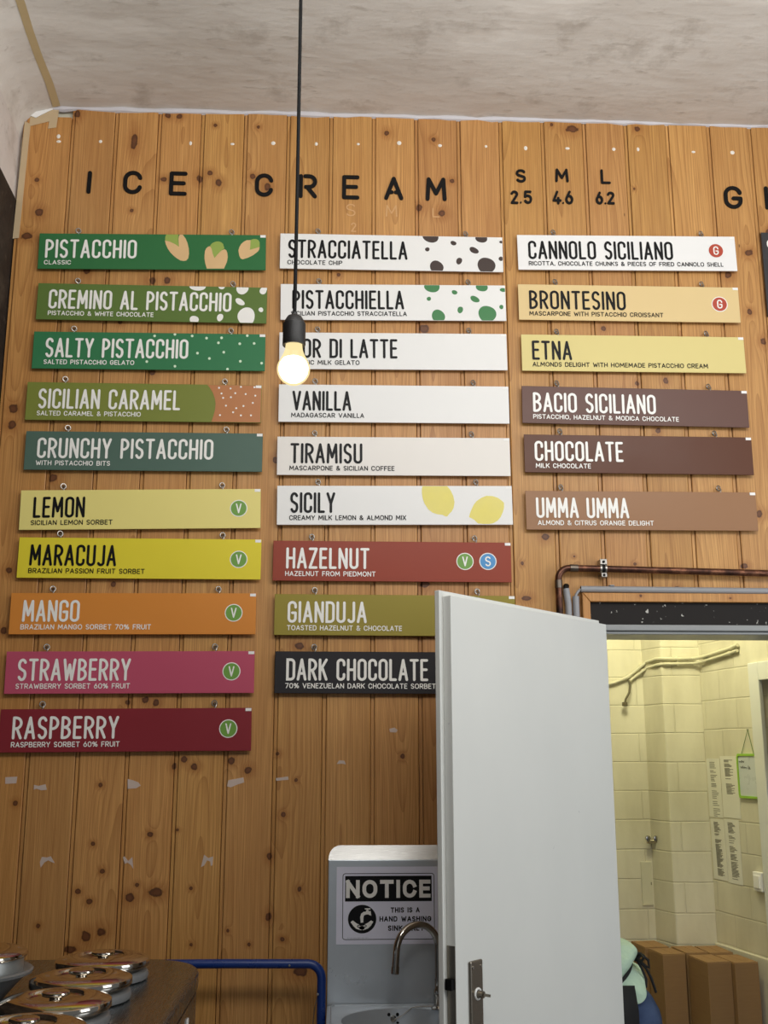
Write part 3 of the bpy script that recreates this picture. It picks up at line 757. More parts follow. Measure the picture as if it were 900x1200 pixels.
s_ = m.noise(o_, 55, 3)
m.base(m.mix(m.rng(s_, 0.66, 0.69, 0, 0.9), lin((34, 30, 28)), lin((200, 198, 190))), 0.6, 0, 0.2)
bm = bmesh.new(); box(bm, (0.7735, 3.238, 1.988), (1.7195, 3.30, 2.0565))
structure(mesh_obj('trim_2', bm, m.m))
M_grey_bar = plain('grey_frame_paint', (150, 152, 152), 0.35, var=0.04)
bm = bmesh.new(); box(bm, (0.79, 3.222, 1.968), (1.7195, 3.30, 1.9865)); box(bm, (0.79, 3.232, 1.958), (1.7195, 3.40, 1.9675))
structure(mesh_obj('trim_3', bm, M_grey_bar, bevel=0.003))
bm = bmesh.new(); box(bm, (0.7735, 3.252, 0), (0.7998, 3.40, 1.957)); box(bm, (1.70, 3.235, 0), (1.7195, 3.40, 1.957))
structure(mesh_obj('trim_4', bm, M_white_paint))

# ------------------------------------------------------------------ the open door
door_d = Vector((-0.6731, -0.7396, 0)); door_n = Vector((0.7396, -0.6731, 0))   # along the leaf from its hinges; out of the face we see
H = Vector((0.820, 3.22, 0))
def dp(s, z, off=0.0):
    return H + door_d * s + door_n * off + Vector((0, 0, z))
def door_box(bm, s0, s1, z0, z1, o0, o1, mat=0):
    c = [dp(s0, 0, o0), dp(s1, 0, o0), dp(s1, 0, o1), dp(s0, 0, o1)]
    prism(bm, [(q.x, q.y) for q in c], z0, z1, mat)
m = NT('door_paint')
o_ = m.obj()
n1 = m.noise(m.vmap(o_, (1, 1, 0.6)), 3, 4)
n2 = m.noise(o_, 14, 5, 0.7)
c_ = m.mix(n1, lin((226, 227, 222)), lin((212, 214, 210)))
c_ = m.mix(m.rng(n2, 0.70, 0.73, 0, 0.45), c_, lin((168, 172, 172)))
m.base(c_, 0.4, 0, 0.4)
bm = bmesh.new()
door_box(bm, 0.004, 0.803, 0.012, 1.986, -0.0255, 0.0)
door_box(bm, 0.0, 0.816, 0.005, 2.000, -0.041, -0.0258)
door = structure(mesh_obj('door_1', bm, m.m, bevel=0.002))
tag(door, 'white door leaf standing open in front of the pine wall', 'door')
M_plate = steel_material('handle_plate_steel', (150, 142, 130), 0.35, (1, 1, 30))
bm = bmesh.new(); door_box(bm, 0.7045, 0.755, 0.87, 1.126, 0.0003, 0.008)
plate = mesh_obj('handle_plate', bm, M_plate, door, bevel=0.004)
tag(plate, 'brushed metal handle plate without lever')
for z in (1.112,):
    for s in (0.713, 0.746):
        bm = bmesh.new(); c = dp(s, z, 0.008)
        tube(bm, [c, c + door_n * 0.0018], 0.0035, 12)
        mesh_obj('screw', bm, M_zinc, plate)
bm = bmesh.new(); c = dp(0.728, 1.052, 0.008)
tube(bm, [c + door_n * 0.0 + (door_d * math.cos(a) + Vector((0, 0, 1)) * math.sin(a)) * 0.0115 for a in [2 * math.pi * i / 24 for i in range(24)]], 0.003, 8, closed=True)
mesh_obj('ring', bm, M_white_paint, plate, smooth=True)
bm = bmesh.new(); tube(bm, [c, c + door_n * 0.034], 0.0042, 4); tube(bm, [c, c + door_n * 0.016], 0.008, 16)
mesh_obj('spindle', bm, M_plate, plate)
bm = bmesh.new(); door_box(bm, 0.8031, 0.8046, 0.93, 1.165, -0.024, -0.001)
lockp = mesh_obj('lock_plate', bm, M_plate, door)
bm = bmesh.new(); door_box(bm, 0.8047, 0.816, 1.070, 1.094, -0.022, -0.004)
mesh_obj('latch', bm, M_black, lockp)
bm = bmesh.new(); door_box(bm, 0.8047, 0.8055, 0.95, 0.985, -0.021, -0.005)
mesh_obj('bolt', bm, M_black, lockp)
for z in (0.35, 1.75):
    bm = bmesh.new(); c = dp(-0.006, z, -0.048)
    tube(bm, [c, c + Vector((0, 0, 0.08))], 0.007, 14)
    mesh_obj('hinge', bm, M_zinc, door, smooth=True)

# ------------------------------------------------------------------ flavour signs
SW, SH, ST = 0.734, 0.1244, 0.004
FRONT = 3.230
STYLE = {   # panel colour, lettering, how the label begins
    'PISTACCHIO': ((52, 113, 66), 'w', 'dark green sign'), 'CREMINO AL PISTACCHIO': ((97, 121, 60), 'w', 'olive green sign'),
    'SALTY PISTACCHIO': ((56, 122, 80), 'w', 'bright green sign'), 'SICILIAN CARAMEL': ((126, 134, 62), 'w', 'olive sign with a caramel end'),
    'CRUNCHY PISTACCHIO': ((84, 108, 96), 'w', 'slate green sign'), 'LEMON': ((236, 222, 136), 'b', 'pale yellow sign'),
    'MARACUJA': ((230, 213, 60), 'b', 'strong yellow sign'), 'MANGO': ((218, 140, 62), 'w', 'orange sign'),
    'STRAWBERRY': ((190, 84, 108), 'w', 'pink sign'), 'RASPBERRY': ((136, 46, 54), 'w', 'crimson sign'),
    'STRACCIATELLA': ((238, 237, 234), 'b', 'white sign with brown blots'), 'PISTACCHIELLA': ((238, 237, 234), 'b', 'white sign with green blots'),
    'FIOR DI LATTE': ((238, 237, 234), 'b', 'white sign behind the light bulb'), 'VANILLA': ((238, 237, 234), 'b', 'plain white sign'),
    'TIRAMISU': ((236, 231, 224), 'b', 'plain off white sign'), 'SICILY': ((238, 237, 234), 'b', 'white sign with two lemons'),
    'HAZELNUT': ((150, 66, 48), 'w', 'red brown sign'), 'GIANDUJA': ((152, 138, 58), 'w', 'mustard olive sign'),
    'DARK CHOCOLATE': ((46, 44, 47), 'w', 'black sign'), 'CANNOLO SICILIANO': ((240, 239, 237), 'b', 'white sign with a red badge'),
    'BRONTESINO': ((226, 200, 146), 'b', 'tan sign'), 'ETNA': ((224, 208, 140), 'b', 'straw yellow sign'),
    'BACIO SICILIANO': ((106, 78, 70), 'w', 'dark mauve brown sign'), 'CHOCOLATE': ((96, 60, 44), 'w', 'dark chocolate brown sign'),
    'UMMA UMMA': ((156, 116, 84), 'w', 'mid brown sign')}
M_vgreen = plain('badge_green', (110, 158, 62), 0.45, var=0.02)
M_sblue = plain('badge_blue', (72, 146, 204), 0.45, var=0.02)
M_gred = plain('badge_red', (182, 70, 48), 0.45, var=0.02)
def prints(name, polys, y, mat, parent, each=True):
    if each and len(polys) > 1:
        for q in polys:
            prints(name, [q], y, mat, parent, False)
        return None
    bm = bmesh.new()
    for p in polys:
        flat(bm, clip_poly(p, -SW / 2 + .001, SW / 2 - .001, -SH / 2 + .001, SH / 2 - .001), y)
    return mesh_obj(name, bm, mat, parent, smooth=None)
def spots(lst, wob=0.05):
    return [ellipse(x, z, rx, rz, ro, wob=wob, seed=i) for i, (x, z, rx, rz, ro) in enumerate(lst)]
SIGN_POS = {}
for title, caption, cx, cz, tilt, tx0, tx1, cx0, cx1 in SIGNS:
    rgb, ink, look = STYLE[title]
    bm = bmesh.new()
    box(bm, (-SW / 2, 0, -SH / 2), (SW / 2, ST, SH / 2))
    panel_m = plain('panel_' + title.lower().replace(' ', '_'), rgb, 0.38, var=0.02, scale=4, spec=0.22)
    s = mesh_obj('flavour_sign', bm, panel_m, bevel=0.0006, segs=1)
    s.location = (cx, FRONT, cz); s.rotation_euler = (0, -tilt, 0)
    tag(s, '%s reading %s, %s' % (look, title, caption.lower() if len(caption) < 34 else 'fried shell caption' if 'SHELL' in caption else 'small caption below'), 'sign', 'gelato flavour signs on the pine wall')
    SIGN_POS[title] = (cx, cz, tilt)
    mi = M_ink_white if ink == 'w' else M_ink_black
    if title == 'PISTACCHIO':
        prints('shell_print', NUT_SHELLS, -0.0004, plain('nut_shell_print', (222, 184, 132), 0.45), s)
        prints('kernel_print', NUT_KERNELS, -0.0006, plain('nut_kernel_print', (150, 172, 78), 0.45), s)
    if title == 'CREMINO AL PISTACCHIO': prints('blot_print', spots(CREMINO_SPOTS), -0.0004, M_ink_white, s)
    if title == 'SALTY PISTACCHIO': prints('dot_print', spots(SALTY_DOTS, 0), -0.0004, plain('pale_dot_print', (214, 236, 206), 0.45), s)
    if title == 'SICILIAN CARAMEL':
        prints('caramel_print', CARAMEL_PANEL, -0.0004, plain('caramel_print', (184, 118, 66), 0.45, var=0.03), s)
        prints('dot_print', spots(CARAMEL_DOTS, 0), -0.0007, M_ink_white, s)
    if title == 'STRACCIATELLA': prints('blot_print', spots(STRACCIATELLA_SPOTS), -0.0004, plain('blot_brown', (58, 42, 36), 0.45), s)
    if title == 'PISTACCHIELLA': prints('blot_print', spots(PISTACCHIELLA_SPOTS), -0.0004, plain('blot_green', (56, 124, 68), 0.45), s)
    if title == 'SICILY': prints('lemon_print', LEMONS, -0.0004, plain('lemon_print', (230, 216, 110), 0.45), s)
    bm = bmesh.new()
    big = title == 'DARK CHOCOLATE'
    write(bm, title, tx0, tx1, -0.0250, 0.0410, 0.0080, -0.0010, 1.0, 0.27)
    mesh_obj('lettering', bm, mi, s, smooth=None)
    bm = bmesh.new()
    write(bm, caption, cx0, cx1, -0.0478, -0.0322, 0.0025, -0.0010, 2.0, 0.40)
    mesh_obj('caption', bm, mi, s, smooth=None)
    for bx, bz, k in BADGES.get(title, []):
        ring = title != 'CANNOLO SICILIANO'
        bm = bmesh.new()
        flat(bm, ellipse(bx, bz, 0.0268, 0.0268, n=40), -0.0005, 1) if ring else None
        flat(bm, ellipse(bx, bz, 0.0240, 0.0240, n=40), -0.0009, 0)
        bd = mesh_obj('badge', bm, [{'V': M_vgreen, 'S': M_sblue, 'G': M_gred}[k], M_ink_white], s, smooth=None)
        bm = bmesh.new()
        write(bm, k, bx - 0.0088, bx + 0.0088, bz - 0.0155, bz + 0.0155, 0.0042, -0.0014)
        mesh_obj('badge_letter', bm, M_ink_white, bd, smooth=None)
    bm = bmesh.new()
    box(bm, (SW / 2 - 0.0185, -0.0009, SH / 2 - 0.0095), (SW / 2 - 0.001, -0.0002, SH / 2 - 0.001))
    mesh_obj('corner_tag', bm, M_tag, s)

# two screw eyes with a wire link hold every sign
def make_hook():
    bm = bmesh.new()
    rc = Vector((0, -0.0125, 0))
    yaw = R(28)
    ring = [rc + Vector((math.cos(a) * math.cos(yaw), math.cos(a) * math.sin(yaw), math.sin(a))) * 0.0080 for a in [2 * math.pi * i / 20 for i in range(20)]]
    tube(bm, ring, 0.0019, 8, closed=True)
    tube(bm, [(0, 0.004, 0), (0, -0.005, 0)], 0.0022, 8)
    h = mesh_obj('screw_eye', bm, M_zinc, smooth=True)
    bm = bmesh.new()
    tube(bm, [(-.003, -.0085, .0005), (0.001, -.010, .0030), (0.0052, -.0145, -.0010), (0.0062, -.0175, -.0065), (0.0040, -.0188, -.0125), (0.001, -.0185, -.0165), (0.000, -.0178, -.0205)], 0.0015, 8)
    mesh_obj('wire_link', bm, M_zinc, h, smooth=True)
    return h
proto = None
rnd = random.Random(5)
for title, caption, cx, cz, tilt, *_ in SIGNS:
    for side, sx in (('left', -0.247), ('right', 0.250)):
        x = cx + sx + rnd.uniform(-.006, .006)
        z = cz + SH / 2 + sx * math.sin(tilt) + 0.0140
        if proto is None:
            h = proto = make_hook()
        else:
            h = proto.copy(); col.objects.link(h)
            for ch in list(proto.children):
                c = ch.copy(); col.objects.link(c); c.parent = h
        h.location = (x, WALL, z)
        tag(h, 'small steel screw eye holding the top %s of the %s sign' % (side, title), 'hook', 'screw eyes holding the flavour signs')

# dark price board cut by the right edge of the view
bm = bmesh.new(); box(bm, (0, 0, -0.30), (0.55, 0.012, 0.0))
pb = mesh_obj('price_board', bm, plain('board_black', (52, 51, 54), 0.4, var=0.03), bevel=0.001)
pb.location = (1.411, 3.2375, 3.314)
tag(pb, 'black board with white letters at the far right, mostly cut off', 'board')
for q in (('C', 0.016, 0.050, -0.061, -0.024), ('V', 0.018, 0.056, -0.112, -0.082), ('L', 0.020, 0.046, -0.175, -0.125)):
    bm = bmesh.new(); write(bm, *q, 0.009, -0.0006); mesh_obj('lettering', bm, M_ink_white, pb, smooth=None)

# ------------------------------------------------------------------ heading letters
WHERE = ['first letter of the heading ICE', 'between the letters I and E of the heading ICE', 'last letter of the heading ICE',
         'first letter of the heading CREAM', 'beside the hanging lamp cord in CREAM', 'in the middle of the heading CREAM', 'before the last letter of the heading CREAM', 'last letter of the heading CREAM',
         'above the price 2.5', 'above the price 4.6', 'above the price 6.2', 'at the start of the price 2.5 under S', 'in the price 2.5 under S', 'at the end of the price 2.5 under S',
         'at the start of the price 4.6 under M', 'in the price 4.6 under M', 'at the end of the price 4.6 under M', 'at the start of the price 6.2 under L', 'in the price 6.2 under L', 'at the end of the price 6.2 under L',
         'standing alone above the CANNOLO SICILIANO sign', 'cut by the right edge of the view']
for i, ((ch, x0, x1, z0, z1), w) in enumerate(zip(LETTERS, WHERE)):
    bm = bmesh.new()
    big = i < 8 or i > 19
    t = 0.0134 if big else 0.0084
    cxm, czm = (x0 + x1) / 2, (z0 + z1) / 2
    if ch == '.':
        t = 0.0062
        stroke(bm, [(0, -0.0001), (0, 0.0001)], t, -0.004, 0.005)
    elif ch == 'I':
        stroke(bm, [(0.0007, (z1 - z0) / 2 - t / 2), (-0.0007, -(z1 - z0) / 2 + t / 2)], t, -0.004, 0.005)
    else:
        write(bm, ch, x0 - cxm, x1 - cxm, z0 - czm, z1 - czm, t, -0.004, 1.0, 0.1, 0.36, 0.005, stencil=big)
    o = mesh_obj('decimal_point' if ch == '.' else 'wall_digit' if ch.isdigit() else 'wall_letter', bm, M_black, smooth=None)
    o.location = (cxm, WALL, czm)
    kind = 'decimal point' if ch == '.' else ('digit ' if ch.isdigit() else 'letter ') + ch
    if i == 21: kind = 'letter with a straight stem'
    tag(o, '%s black %s %s' % ('large' if big else 'small', kind, w), 'number' if ch.isdigit() or ch == '.' else 'letter', 'letters of the heading' if i < 8 else 'letters and figures of the size prices' if i < 20 else None)
M_ghost = plain('pale_glue_trace', (206, 160, 108), 0.6, var=0.05)
for (ch, x0, x1, z0, z1), w in zip(GHOSTS, ('letter S under the E of CREAM', 'letter M under the A of CREAM', 'letter L under the M of CREAM', 'digit above the top of the STRACCIATELLA sign')):
    bm = bmesh.new(); cxm, czm = (x0 + x1) / 2, (z0 + z1) / 2
    write(bm, ch, x0 - cxm, x1 - cxm, z0 - czm, z1 - czm, 0.0045, -0.0006, 1.0, 0.1, 0.36, 0.0007)
    o = mesh_obj('letter_trace', bm, M_ghost, smooth=None); o.location = (cxm, WALL, czm)
    tag(o, 'faint pale trace of a removed ' + w, 'mark', 'traces of removed letters')

# white plugged holes along the top of the boards, tape scraps lower down
M_filler = plain('white_filler', (240, 234, 222), 0.7, var=0.04)
NTH = ['leftmost board, the upper of two', 'leftmost board, the lower of two', 'second board, left of the letter C', 'fourth board, above the E of ICE', 'fifth board from the left', 'sixth board, above the C of CREAM', 'seventh board, right of the lamp cord', 'eighth board, above the E of CREAM', 'ninth board, above the A of CREAM', 'tenth board, above the M of CREAM',
       'board between CREAM and the letter S', 'board above the small letter S', 'board above the small letter M', 'board right of the small letter L', 'second board right of the small letter L', 'board left of the large letter G', 'board above the large letter G']
for i, ((x, z), w) in enumerate(zip(PLUGS, NTH)):
    bm = bmesh.new()
    lathe(bm, [(0, -0.0026), (0.0036, -0.0020), (0.0062, 0.0), (0.0062, 0.002)], 12, axis='Y')
    for v in bm.verts:
        v.co.x *= 1 + 0.25 * math.sin(i * 1.7); v.co.z *= 1 + 0.3 * math.cos(i * 2.3)
    o = mesh_obj('filled_hole', bm, M_filler, smooth=True); o.location = (x, WALL, z)
    tag(o, 'white filler dot near the top of the %s' % w, 'mark', 'filled screw holes along the top of the boards')
M_tape = NT('clear_tape')
M_tape.base(lin((242, 234, 230)), 0.4); M_tape.b.inputs['Alpha'].default_value = 0.5
M_tape = M_tape.m
SHAPES = [[(-22, 12), (22, 14), (20, -10), (-20, -12)], [(-24, 10), (-8, 6), (18, 12), (24, -8), (4, -10), (-14, -4), (-24, -8)], [(-22, 18), (-4, 14), (18, 6), (28, -6), (10, -16), (-20, -18)], [(-32, -14), (-28, 8), (28, 18), (32, 0), (6, -8), (-18, -18)],
          [(-24, 4), (22, 10), (24, -2), (-22, -6)], [(-28, -4), (-22, 14), (-4, 12), (10, 16), (26, -8), (14, -4), (2, 2), (-12, -6), (-24, -24)], [(-22, 20), (-16, 22), (-2, 6), (12, 20), (18, -22), (8, -8), (-4, 0), (-14, -4)], [(-24, -22), (-14, 22), (2, 10), (20, 16), (18, -16), (12, -18), (10, -2), (-2, 2), (-12, -16)],
          [(-20, 8), (6, 14), (22, 2), (14, -10), (-16, -8)], [(-22, -6), (-10, 12), (16, 10), (24, -8), (6, -4)]]
TW = ['below the RASPBERRY sign at the left edge, topmost', 'below the left part of the RASPBERRY sign', 'below the middle of the RASPBERRY sign', 'below the right end of the RASPBERRY sign', 'right of and below the RASPBERRY sign',
      'in the lower row at the far left', 'in the lower row, in the middle', 'in the lower row at the right, arch shaped', 'below the DARK CHOCOLATE sign', 'between the steel sink and the DARK CHOCOLATE sign']
for i, ((x, z), sh, w) in enumerate(zip(TAPES, SHAPES, TW)):
    bm = bmesh.new()
    k = 0.00078 if i < 8 else 0.0006
    quadprism(bm, [(a * k, b * k) for a, b in sh][::-1], -0.0008, 0.0004)
    o = mesh_obj('tape_scrap', bm, M_tape, smooth=None); o.location = (x, WALL, z)
    tag(o, 'torn clear tape scrap %s' % w, 'tape', 'tape scraps on the boards')

# masking tape along the left end of the boards and on the vault, white filler in the corner
M_mask = NT('masking_tape'); M_mask.base(lin((214, 190, 152)), 0.6); M_mask.b.inputs['Alpha'].default_value = 0.8; M_mask = M_mask.m
bm = bmesh.new(); quadprism(bm, [(-1.074, 3.242), (-1.054, 3.245), (-1.046, 3.66), (-1.066, 3.672)], WALL - .0012, WALL + .0002)
o = mesh_obj('masking_tape', bm, M_mask, smooth=None); tag(o, 'long strip of masking tape down the left end of the boards', 'tape')
bm = bmesh.new(); quadprism(bm, [(-1.05, 3.652), (-0.985, 3.672), (-0.987, 3.645), (-0.960, 3.650), (-0.955, 3.722), (-1.0, 3.715), (-1.048, 3.695)], WALL - .0022, WALL - .0013)
o = mesh_obj('masking_tape', bm, M_mask, smooth=None); tag(o, 'short torn masking tape in the top left corner of the boards', 'tape')
bm = bmesh.new()
pr = None
for i in range(14):
    y = 3.235 - i * 0.11
    z = ceiling_z(y)
    k = 0.003 * math.sin(i * 1.9)
    q = [bm.verts.new((x + k, y, z - e)) for x, e in ((-0.972, .006), (-0.948, .0015))]
    if pr: bm.faces.new((pr[0], pr[1], q[1], q[0]))
    pr = q
M_oldtape = plain('old_tape', (196, 174, 132), 0.6, var=0.08)
o = mesh_obj('ceiling_tape', bm, M_oldtape, smooth=None); sol = o.modifiers.new('thickness', 'SOLIDIFY'); sol.thickness = 0.0012
tag(o, 'tan tape strip running up the edge of the vaulted ceiling', 'tape')
bm = bmesh.new(); quadprism(bm, [(-1.050, 3.69), (-1.03, 3.683), (-0.99, 3.708), (-0.975, 3.716), (-0.985, 3.727), (-1.01, 3.724), (-1.035, 3.712)], WALL - .006, WALL - .0025)
o = mesh_obj('plaster_flake', bm, plain('fresh_filler', (246, 246, 244), 0.8, var=0.02), bevel=0.001); tag(o, 'bright white plaster flake above the top left board corner', 'plaster')

# ------------------------------------------------------------------ pipes above the doorway
m = NT('old_copper')
o_ = m.obj()
n1 = m.noise(o_, 22, 5, 0.65)
m.base(m.ramp(n1, [(0.3, lin((52, 36, 32))), (0.52, lin((96, 62, 48))), (0.62, lin((142, 96, 72))), (0.75, lin((80, 52, 44)))]), 0.35, 0.75)
M_copper = m.m
bm = bmesh.new()
PY = 3.222
path = [(0.6765, PY, 0.0), (0.6765, PY, 2.05)] + arc3((0.7115, PY, 2.125), 0.035, 180, 90, 8) + [(0.82, PY, 2.1585), (1.30, PY, 2.149), (2.2, PY, 2.135)]
tube(bm, path, 0.0105, 16)
cp = mesh_obj('copper_pipe', bm, M_copper, smooth=True)
tag(cp, 'dark copper pipe bending over the doorway along the boards', 'pipe')
for a, b in (((0.6765, PY, 2.098), (0.6765, PY, 2.122)), ((0.714, PY, 2.160), (0.738, PY, 2.1597))):
    bm = bmesh.new(); tube(bm, [a, b], 0.0122, 16)
    mesh_obj('solder_joint', bm, steel_material('solder', (120, 110, 100), 0.4), cp, smooth=True)
bm = bmesh.new()
tube(bm, [(0.8165 - 0.0105, PY, 2.158), (0.8165 + 0.0105, PY, 2.158)], 0.0145, 20)
cl = mesh_obj('pipe_clamp', bm, M_zinc, smooth=True)
tag(cl, 'metal pipe clamp on the copper pipe above the open door', 'clamp')
bm = bmesh.new(); box(bm, (0.806, 3.212, 2.170), (0.828, 3.2505, 2.1885)); box(bm, (0.808, 3.212, 2.131), (0.826, 3.2505, 2.1455))
mesh_obj('bracket', bm, M_zinc, cl, bevel=0.002)
bm = bmesh.new(); tube(bm, [(0.8135 - 0.002, PY, 2.158), (0.8135 + 0.008, PY, 2.158)], 0.0152, 20)
mesh_obj('rubber_insert', bm, M_black, cl, smooth=True)
for z in (2.179, 2.138):
    bm = bmesh.new(); lathe(bm, [(0, -0.003), (0.004, -0.002), (0.0045, 0.0)], 10, c=(0.817, 3.212, z), axis='Y'); mesh_obj('screw', bm, M_black, cl, smooth=True)
M_conduit = plain('grey_conduit', (150, 151, 154), 0.45, var=0.03)
CY = 3.236
bm = bmesh.new(); tube(bm, [(0.7475, CY, 2.097), (1.33, CY, 2.094), (2.2, CY, 2.090)], 0.0102, 16)
c1 = mesh_obj('conduit', bm, M_conduit, smooth=True); tag(c1, 'grey plastic conduit lying along the top of the door casing', 'pipe')
bm = bmesh.new(); tube(bm, [(0.7475, CY, 2.097), (0.7470, CY, 2.097)], 0.0085, 16); mesh_obj('opening', bm, M_black, c1)
bm = bmesh.new(); box(bm, (0.838, 3.228, 2.1065), (0.852, 3.2505, 2.110)); box(bm, (0.838, 3.244, 2.084), (0.852, 3.2505, 2.112)); mesh_obj('pipe_clip', bm, M_conduit, c1, bevel=0.001)
bm = bmesh.new(); tube(bm, [(0.7335, CY, 0.0), (0.7315, CY, 2.074)], 0.0102, 16)
tube(bm, [(0.7315, CY, 2.070), (0.7325, CY, 2.079), (0.739, CY, 2.089), (0.748, CY, 2.0965)], 0.0045, 10)
c2 = mesh_obj('conduit', bm, M_conduit, smooth=True); tag(c2, 'grey conduit rising beside the pine door casing', 'pipe')
bm = bmesh.new(); tube(bm, [(0.709, CY, 0.0), (0.7075, CY, 2.05), (0.7020, CY, 2.098)], 0.0102, 16)
c3 = mesh_obj('conduit', bm, M_conduit, smooth=True); tag(c3, 'open ended grey conduit between the copper pipe and another conduit', 'pipe')
bm = bmesh.new(); tube(bm, [(0.7022, CY, 2.096), (0.7015, CY, 2.102), (0.703, CY + .006, 2.107), (0.708, CY + 0.015, 2.1085)], 0.0080, 12); mesh_obj('cable', bm, M_black, c3, smooth=True)

# ------------------------------------------------------------------ hanging bulb
BX, BY = -0.0835, 1.80
lamp = empty('pendant_lamp', (BX, BY, 2.2385))
tag(lamp, 'bare glowing light bulb in a black socket hanging on a black cord', 'lamp')
bm = bmesh.new()
zc = ceiling_z(BY) - 2.2385
tube(bm, [(0, 0, 0.132), (0.0005, 0, 0.4), (0.000, 0, 0.8), (0.001, 0, zc + 0.01)], 0.0034, 10)
mesh_obj('cord', bm, plain('cord_black', (12, 12, 13), 0.7, spec=0.2), lamp, smooth=True)
bm = bmesh.new()
lathe(bm, [(0.0, 0.137), (0.005, 0.137), (0.006, 0.133), (0.013, 0.129), (0.0175, 0.121), (0.0188, 0.1165), (0.0202, 0.1155), (0.0204, 0.112), (0.0204, 0.086), (0.0207, 0.076), (0.0202, 0.074), (0.0168, 0.074), (0.0150, 0.085), (0.0, 0.085)], 32)
mesh_obj('socket', bm, plain('bakelite', (24, 23, 23), 0.5, var=0.1, scale=60, bump=0.2), lamp, smooth=True)
m = NT('bulb_glass')
tr = m.n('ShaderNodeBsdfTransparent'); em = m.n('ShaderNodeEmission'); mx = m.n('ShaderNodeMixShader')
em.inputs[0].default_value = (1.0, 0.80, 0.40, 1); em.inputs[1].default_value = 1.1
m.t.links.new(tr.outputs[0], mx.inputs[1]); m.t.links.new(em.outputs[0], mx.inputs[2]); mx.inputs[0].default_value = 0.75
m.t.links.new(mx.outputs[0], m.t.nodes['Material Output'].inputs[0])
bm = bmesh.new()
prof = [(0, 0.0)] + [(0.0295 * math.sin(R(a)), 0.0295 - 0.0295 * math.cos(R(a))) for a in range(12, 121, 9)] + [(0.0222, 0.0505), (0.0185, 0.058), (0.0158, 0.066), (0.0148, 0.075), (0.0146, 0.085)]
lathe(bm, prof, 40)
mesh_obj('bulb', bm, m.m, lamp, smooth=True)
bulb = lamp.children[-1] if lamp.children else None
m = NT('bulb_core')
em = m.n('ShaderNodeEmission'); em.inputs[0].default_value = (1.0, 0.88, 0.62, 1); em.inputs[1].default_value = 22.0
m.t.links.new(em.outputs[0], m.t.nodes['Material Output'].inputs[0])
bm = bmesh.new(); lathe(bm, [(0, 0.0040)] + [(0.0262 * math.sin(R(a)), 0.0302 - 0.0262 * math.cos(R(a))) for a in range(15, 136, 10)] + [(0.010, 0.0525), (0.0, 0.0535)], 32)
core = mesh_obj('glowing_core', bm, m.m, [c for c in lamp.children if c.name.startswith('bulb')][0], smooth=True)

# ------------------------------------------------------------------ steel counter with lidded gelato wells
M_counter = steel_material('counter_steel', (146, 150, 154), 0.28, (30, 1, 1))
counter = empty('counter', (-0.70, 2.2, 0))
tag(counter, 'stainless steel gelato counter with a rounded far corner at bottom left', 'counter')
plan = [(-1.074, 1.2), (-0.335, 1.2)] + [(-0.335 - 0.16 + 0.16 * math.cos(R(a)), 2.985 - 0.16 + 0.16 * math.sin(R(a))) for a in range(0, 91, 9)] + [(-1.074, 2.985)]
bm = bmesh.new(); prism(bm, [(x + 0.70, y - 2.2) for x, y in plan], 1.03, 1.083)
mesh_obj('worktop', bm, M_counter, counter, bevel=0.014, segs=4)
pl2 = [(x - 0.004 if x > -0.9 else x, y - 0.004) for x, y in plan]
bm = bmesh.new(); prism(bm, [(x + 0.70, y - 2.2) for x, y in pl2], 0.0, 1.029)
mesh_obj('body', bm, M_counter, counter)
bm = bmesh.new(); box(bm, (0.3615, 0.46, 0.985), (0.3635, 0.485, 1.005)); mesh_obj('sticker', bm, M_tag, counter)
M_lid = steel_material('polished_lid', (206, 198, 186), 0.09)
M_collar = plain('grey_gasket', (108, 109, 109), 0.4, var=0.04)
WELLS = [(-0.547, 2.715, 'farthest of the row'), (-0.547, 2.497, 'second from the far end'), (-0.547, 2.279, 'third from the far end'), (-0.547, 2.061, 'nearest to the viewer')]
lid_proto = None
for i, (x, y, w) in enumerate(WELLS):
    bm = bmesh.new()
    lathe(bm, [(0.096, 0.0), (0.1055, 0.003), (0.1075, 0.010), (0.105, 0.018), (0.099, 0.022), (0.092, 0.022), (0.092, 0.0)], 48)
    wr = mesh_obj('well_rim', bm, M_collar, counter, smooth=True)
    wr.location = (x + 0.70, y - 2.2, 1.083)
    if lid_proto is None:
        bm = bmesh.new()
        lathe(bm, [(0.0, 0.026), (0.030, 0.0255), (0.052, 0.0285), (0.056, 0.0335), (0.060, 0.0345), (0.085, 0.031), (0.104, 0.0255), (0.1075, 0.023), (0.1085, 0.0195), (0.1085, 0.011), (0.107, 0.009), (0.1, 0.009), (0.092, 0.0), (0.0, 0.0)], 64)
        lid = lid_proto = mesh_obj('well_lid', bm, M_lid, smooth=True)
        bm = bmesh.new()
        lathe(bm, [(0.0, 0.041), (0.022, 0.041), (0.0262, 0.0395), (0.0275, 0.0365), (0.0268, 0.0335), (0.022, 0.0315), (0.012, 0.030), (0.012, 0.0255)], 40)
        mesh_obj('knob', bm, M_lid, lid, smooth=True)
    else:
        lid = lid_proto.copy(); col.objects.link(lid)
        c = lid_proto.children[0].copy(); col.objects.link(c); c.parent = lid
    lid.location = (x, y, 1.1055)
    tag(lid, 'round polished steel lid on the counter, %s' % w, 'lid', 'steel lids in the near row of the counter')
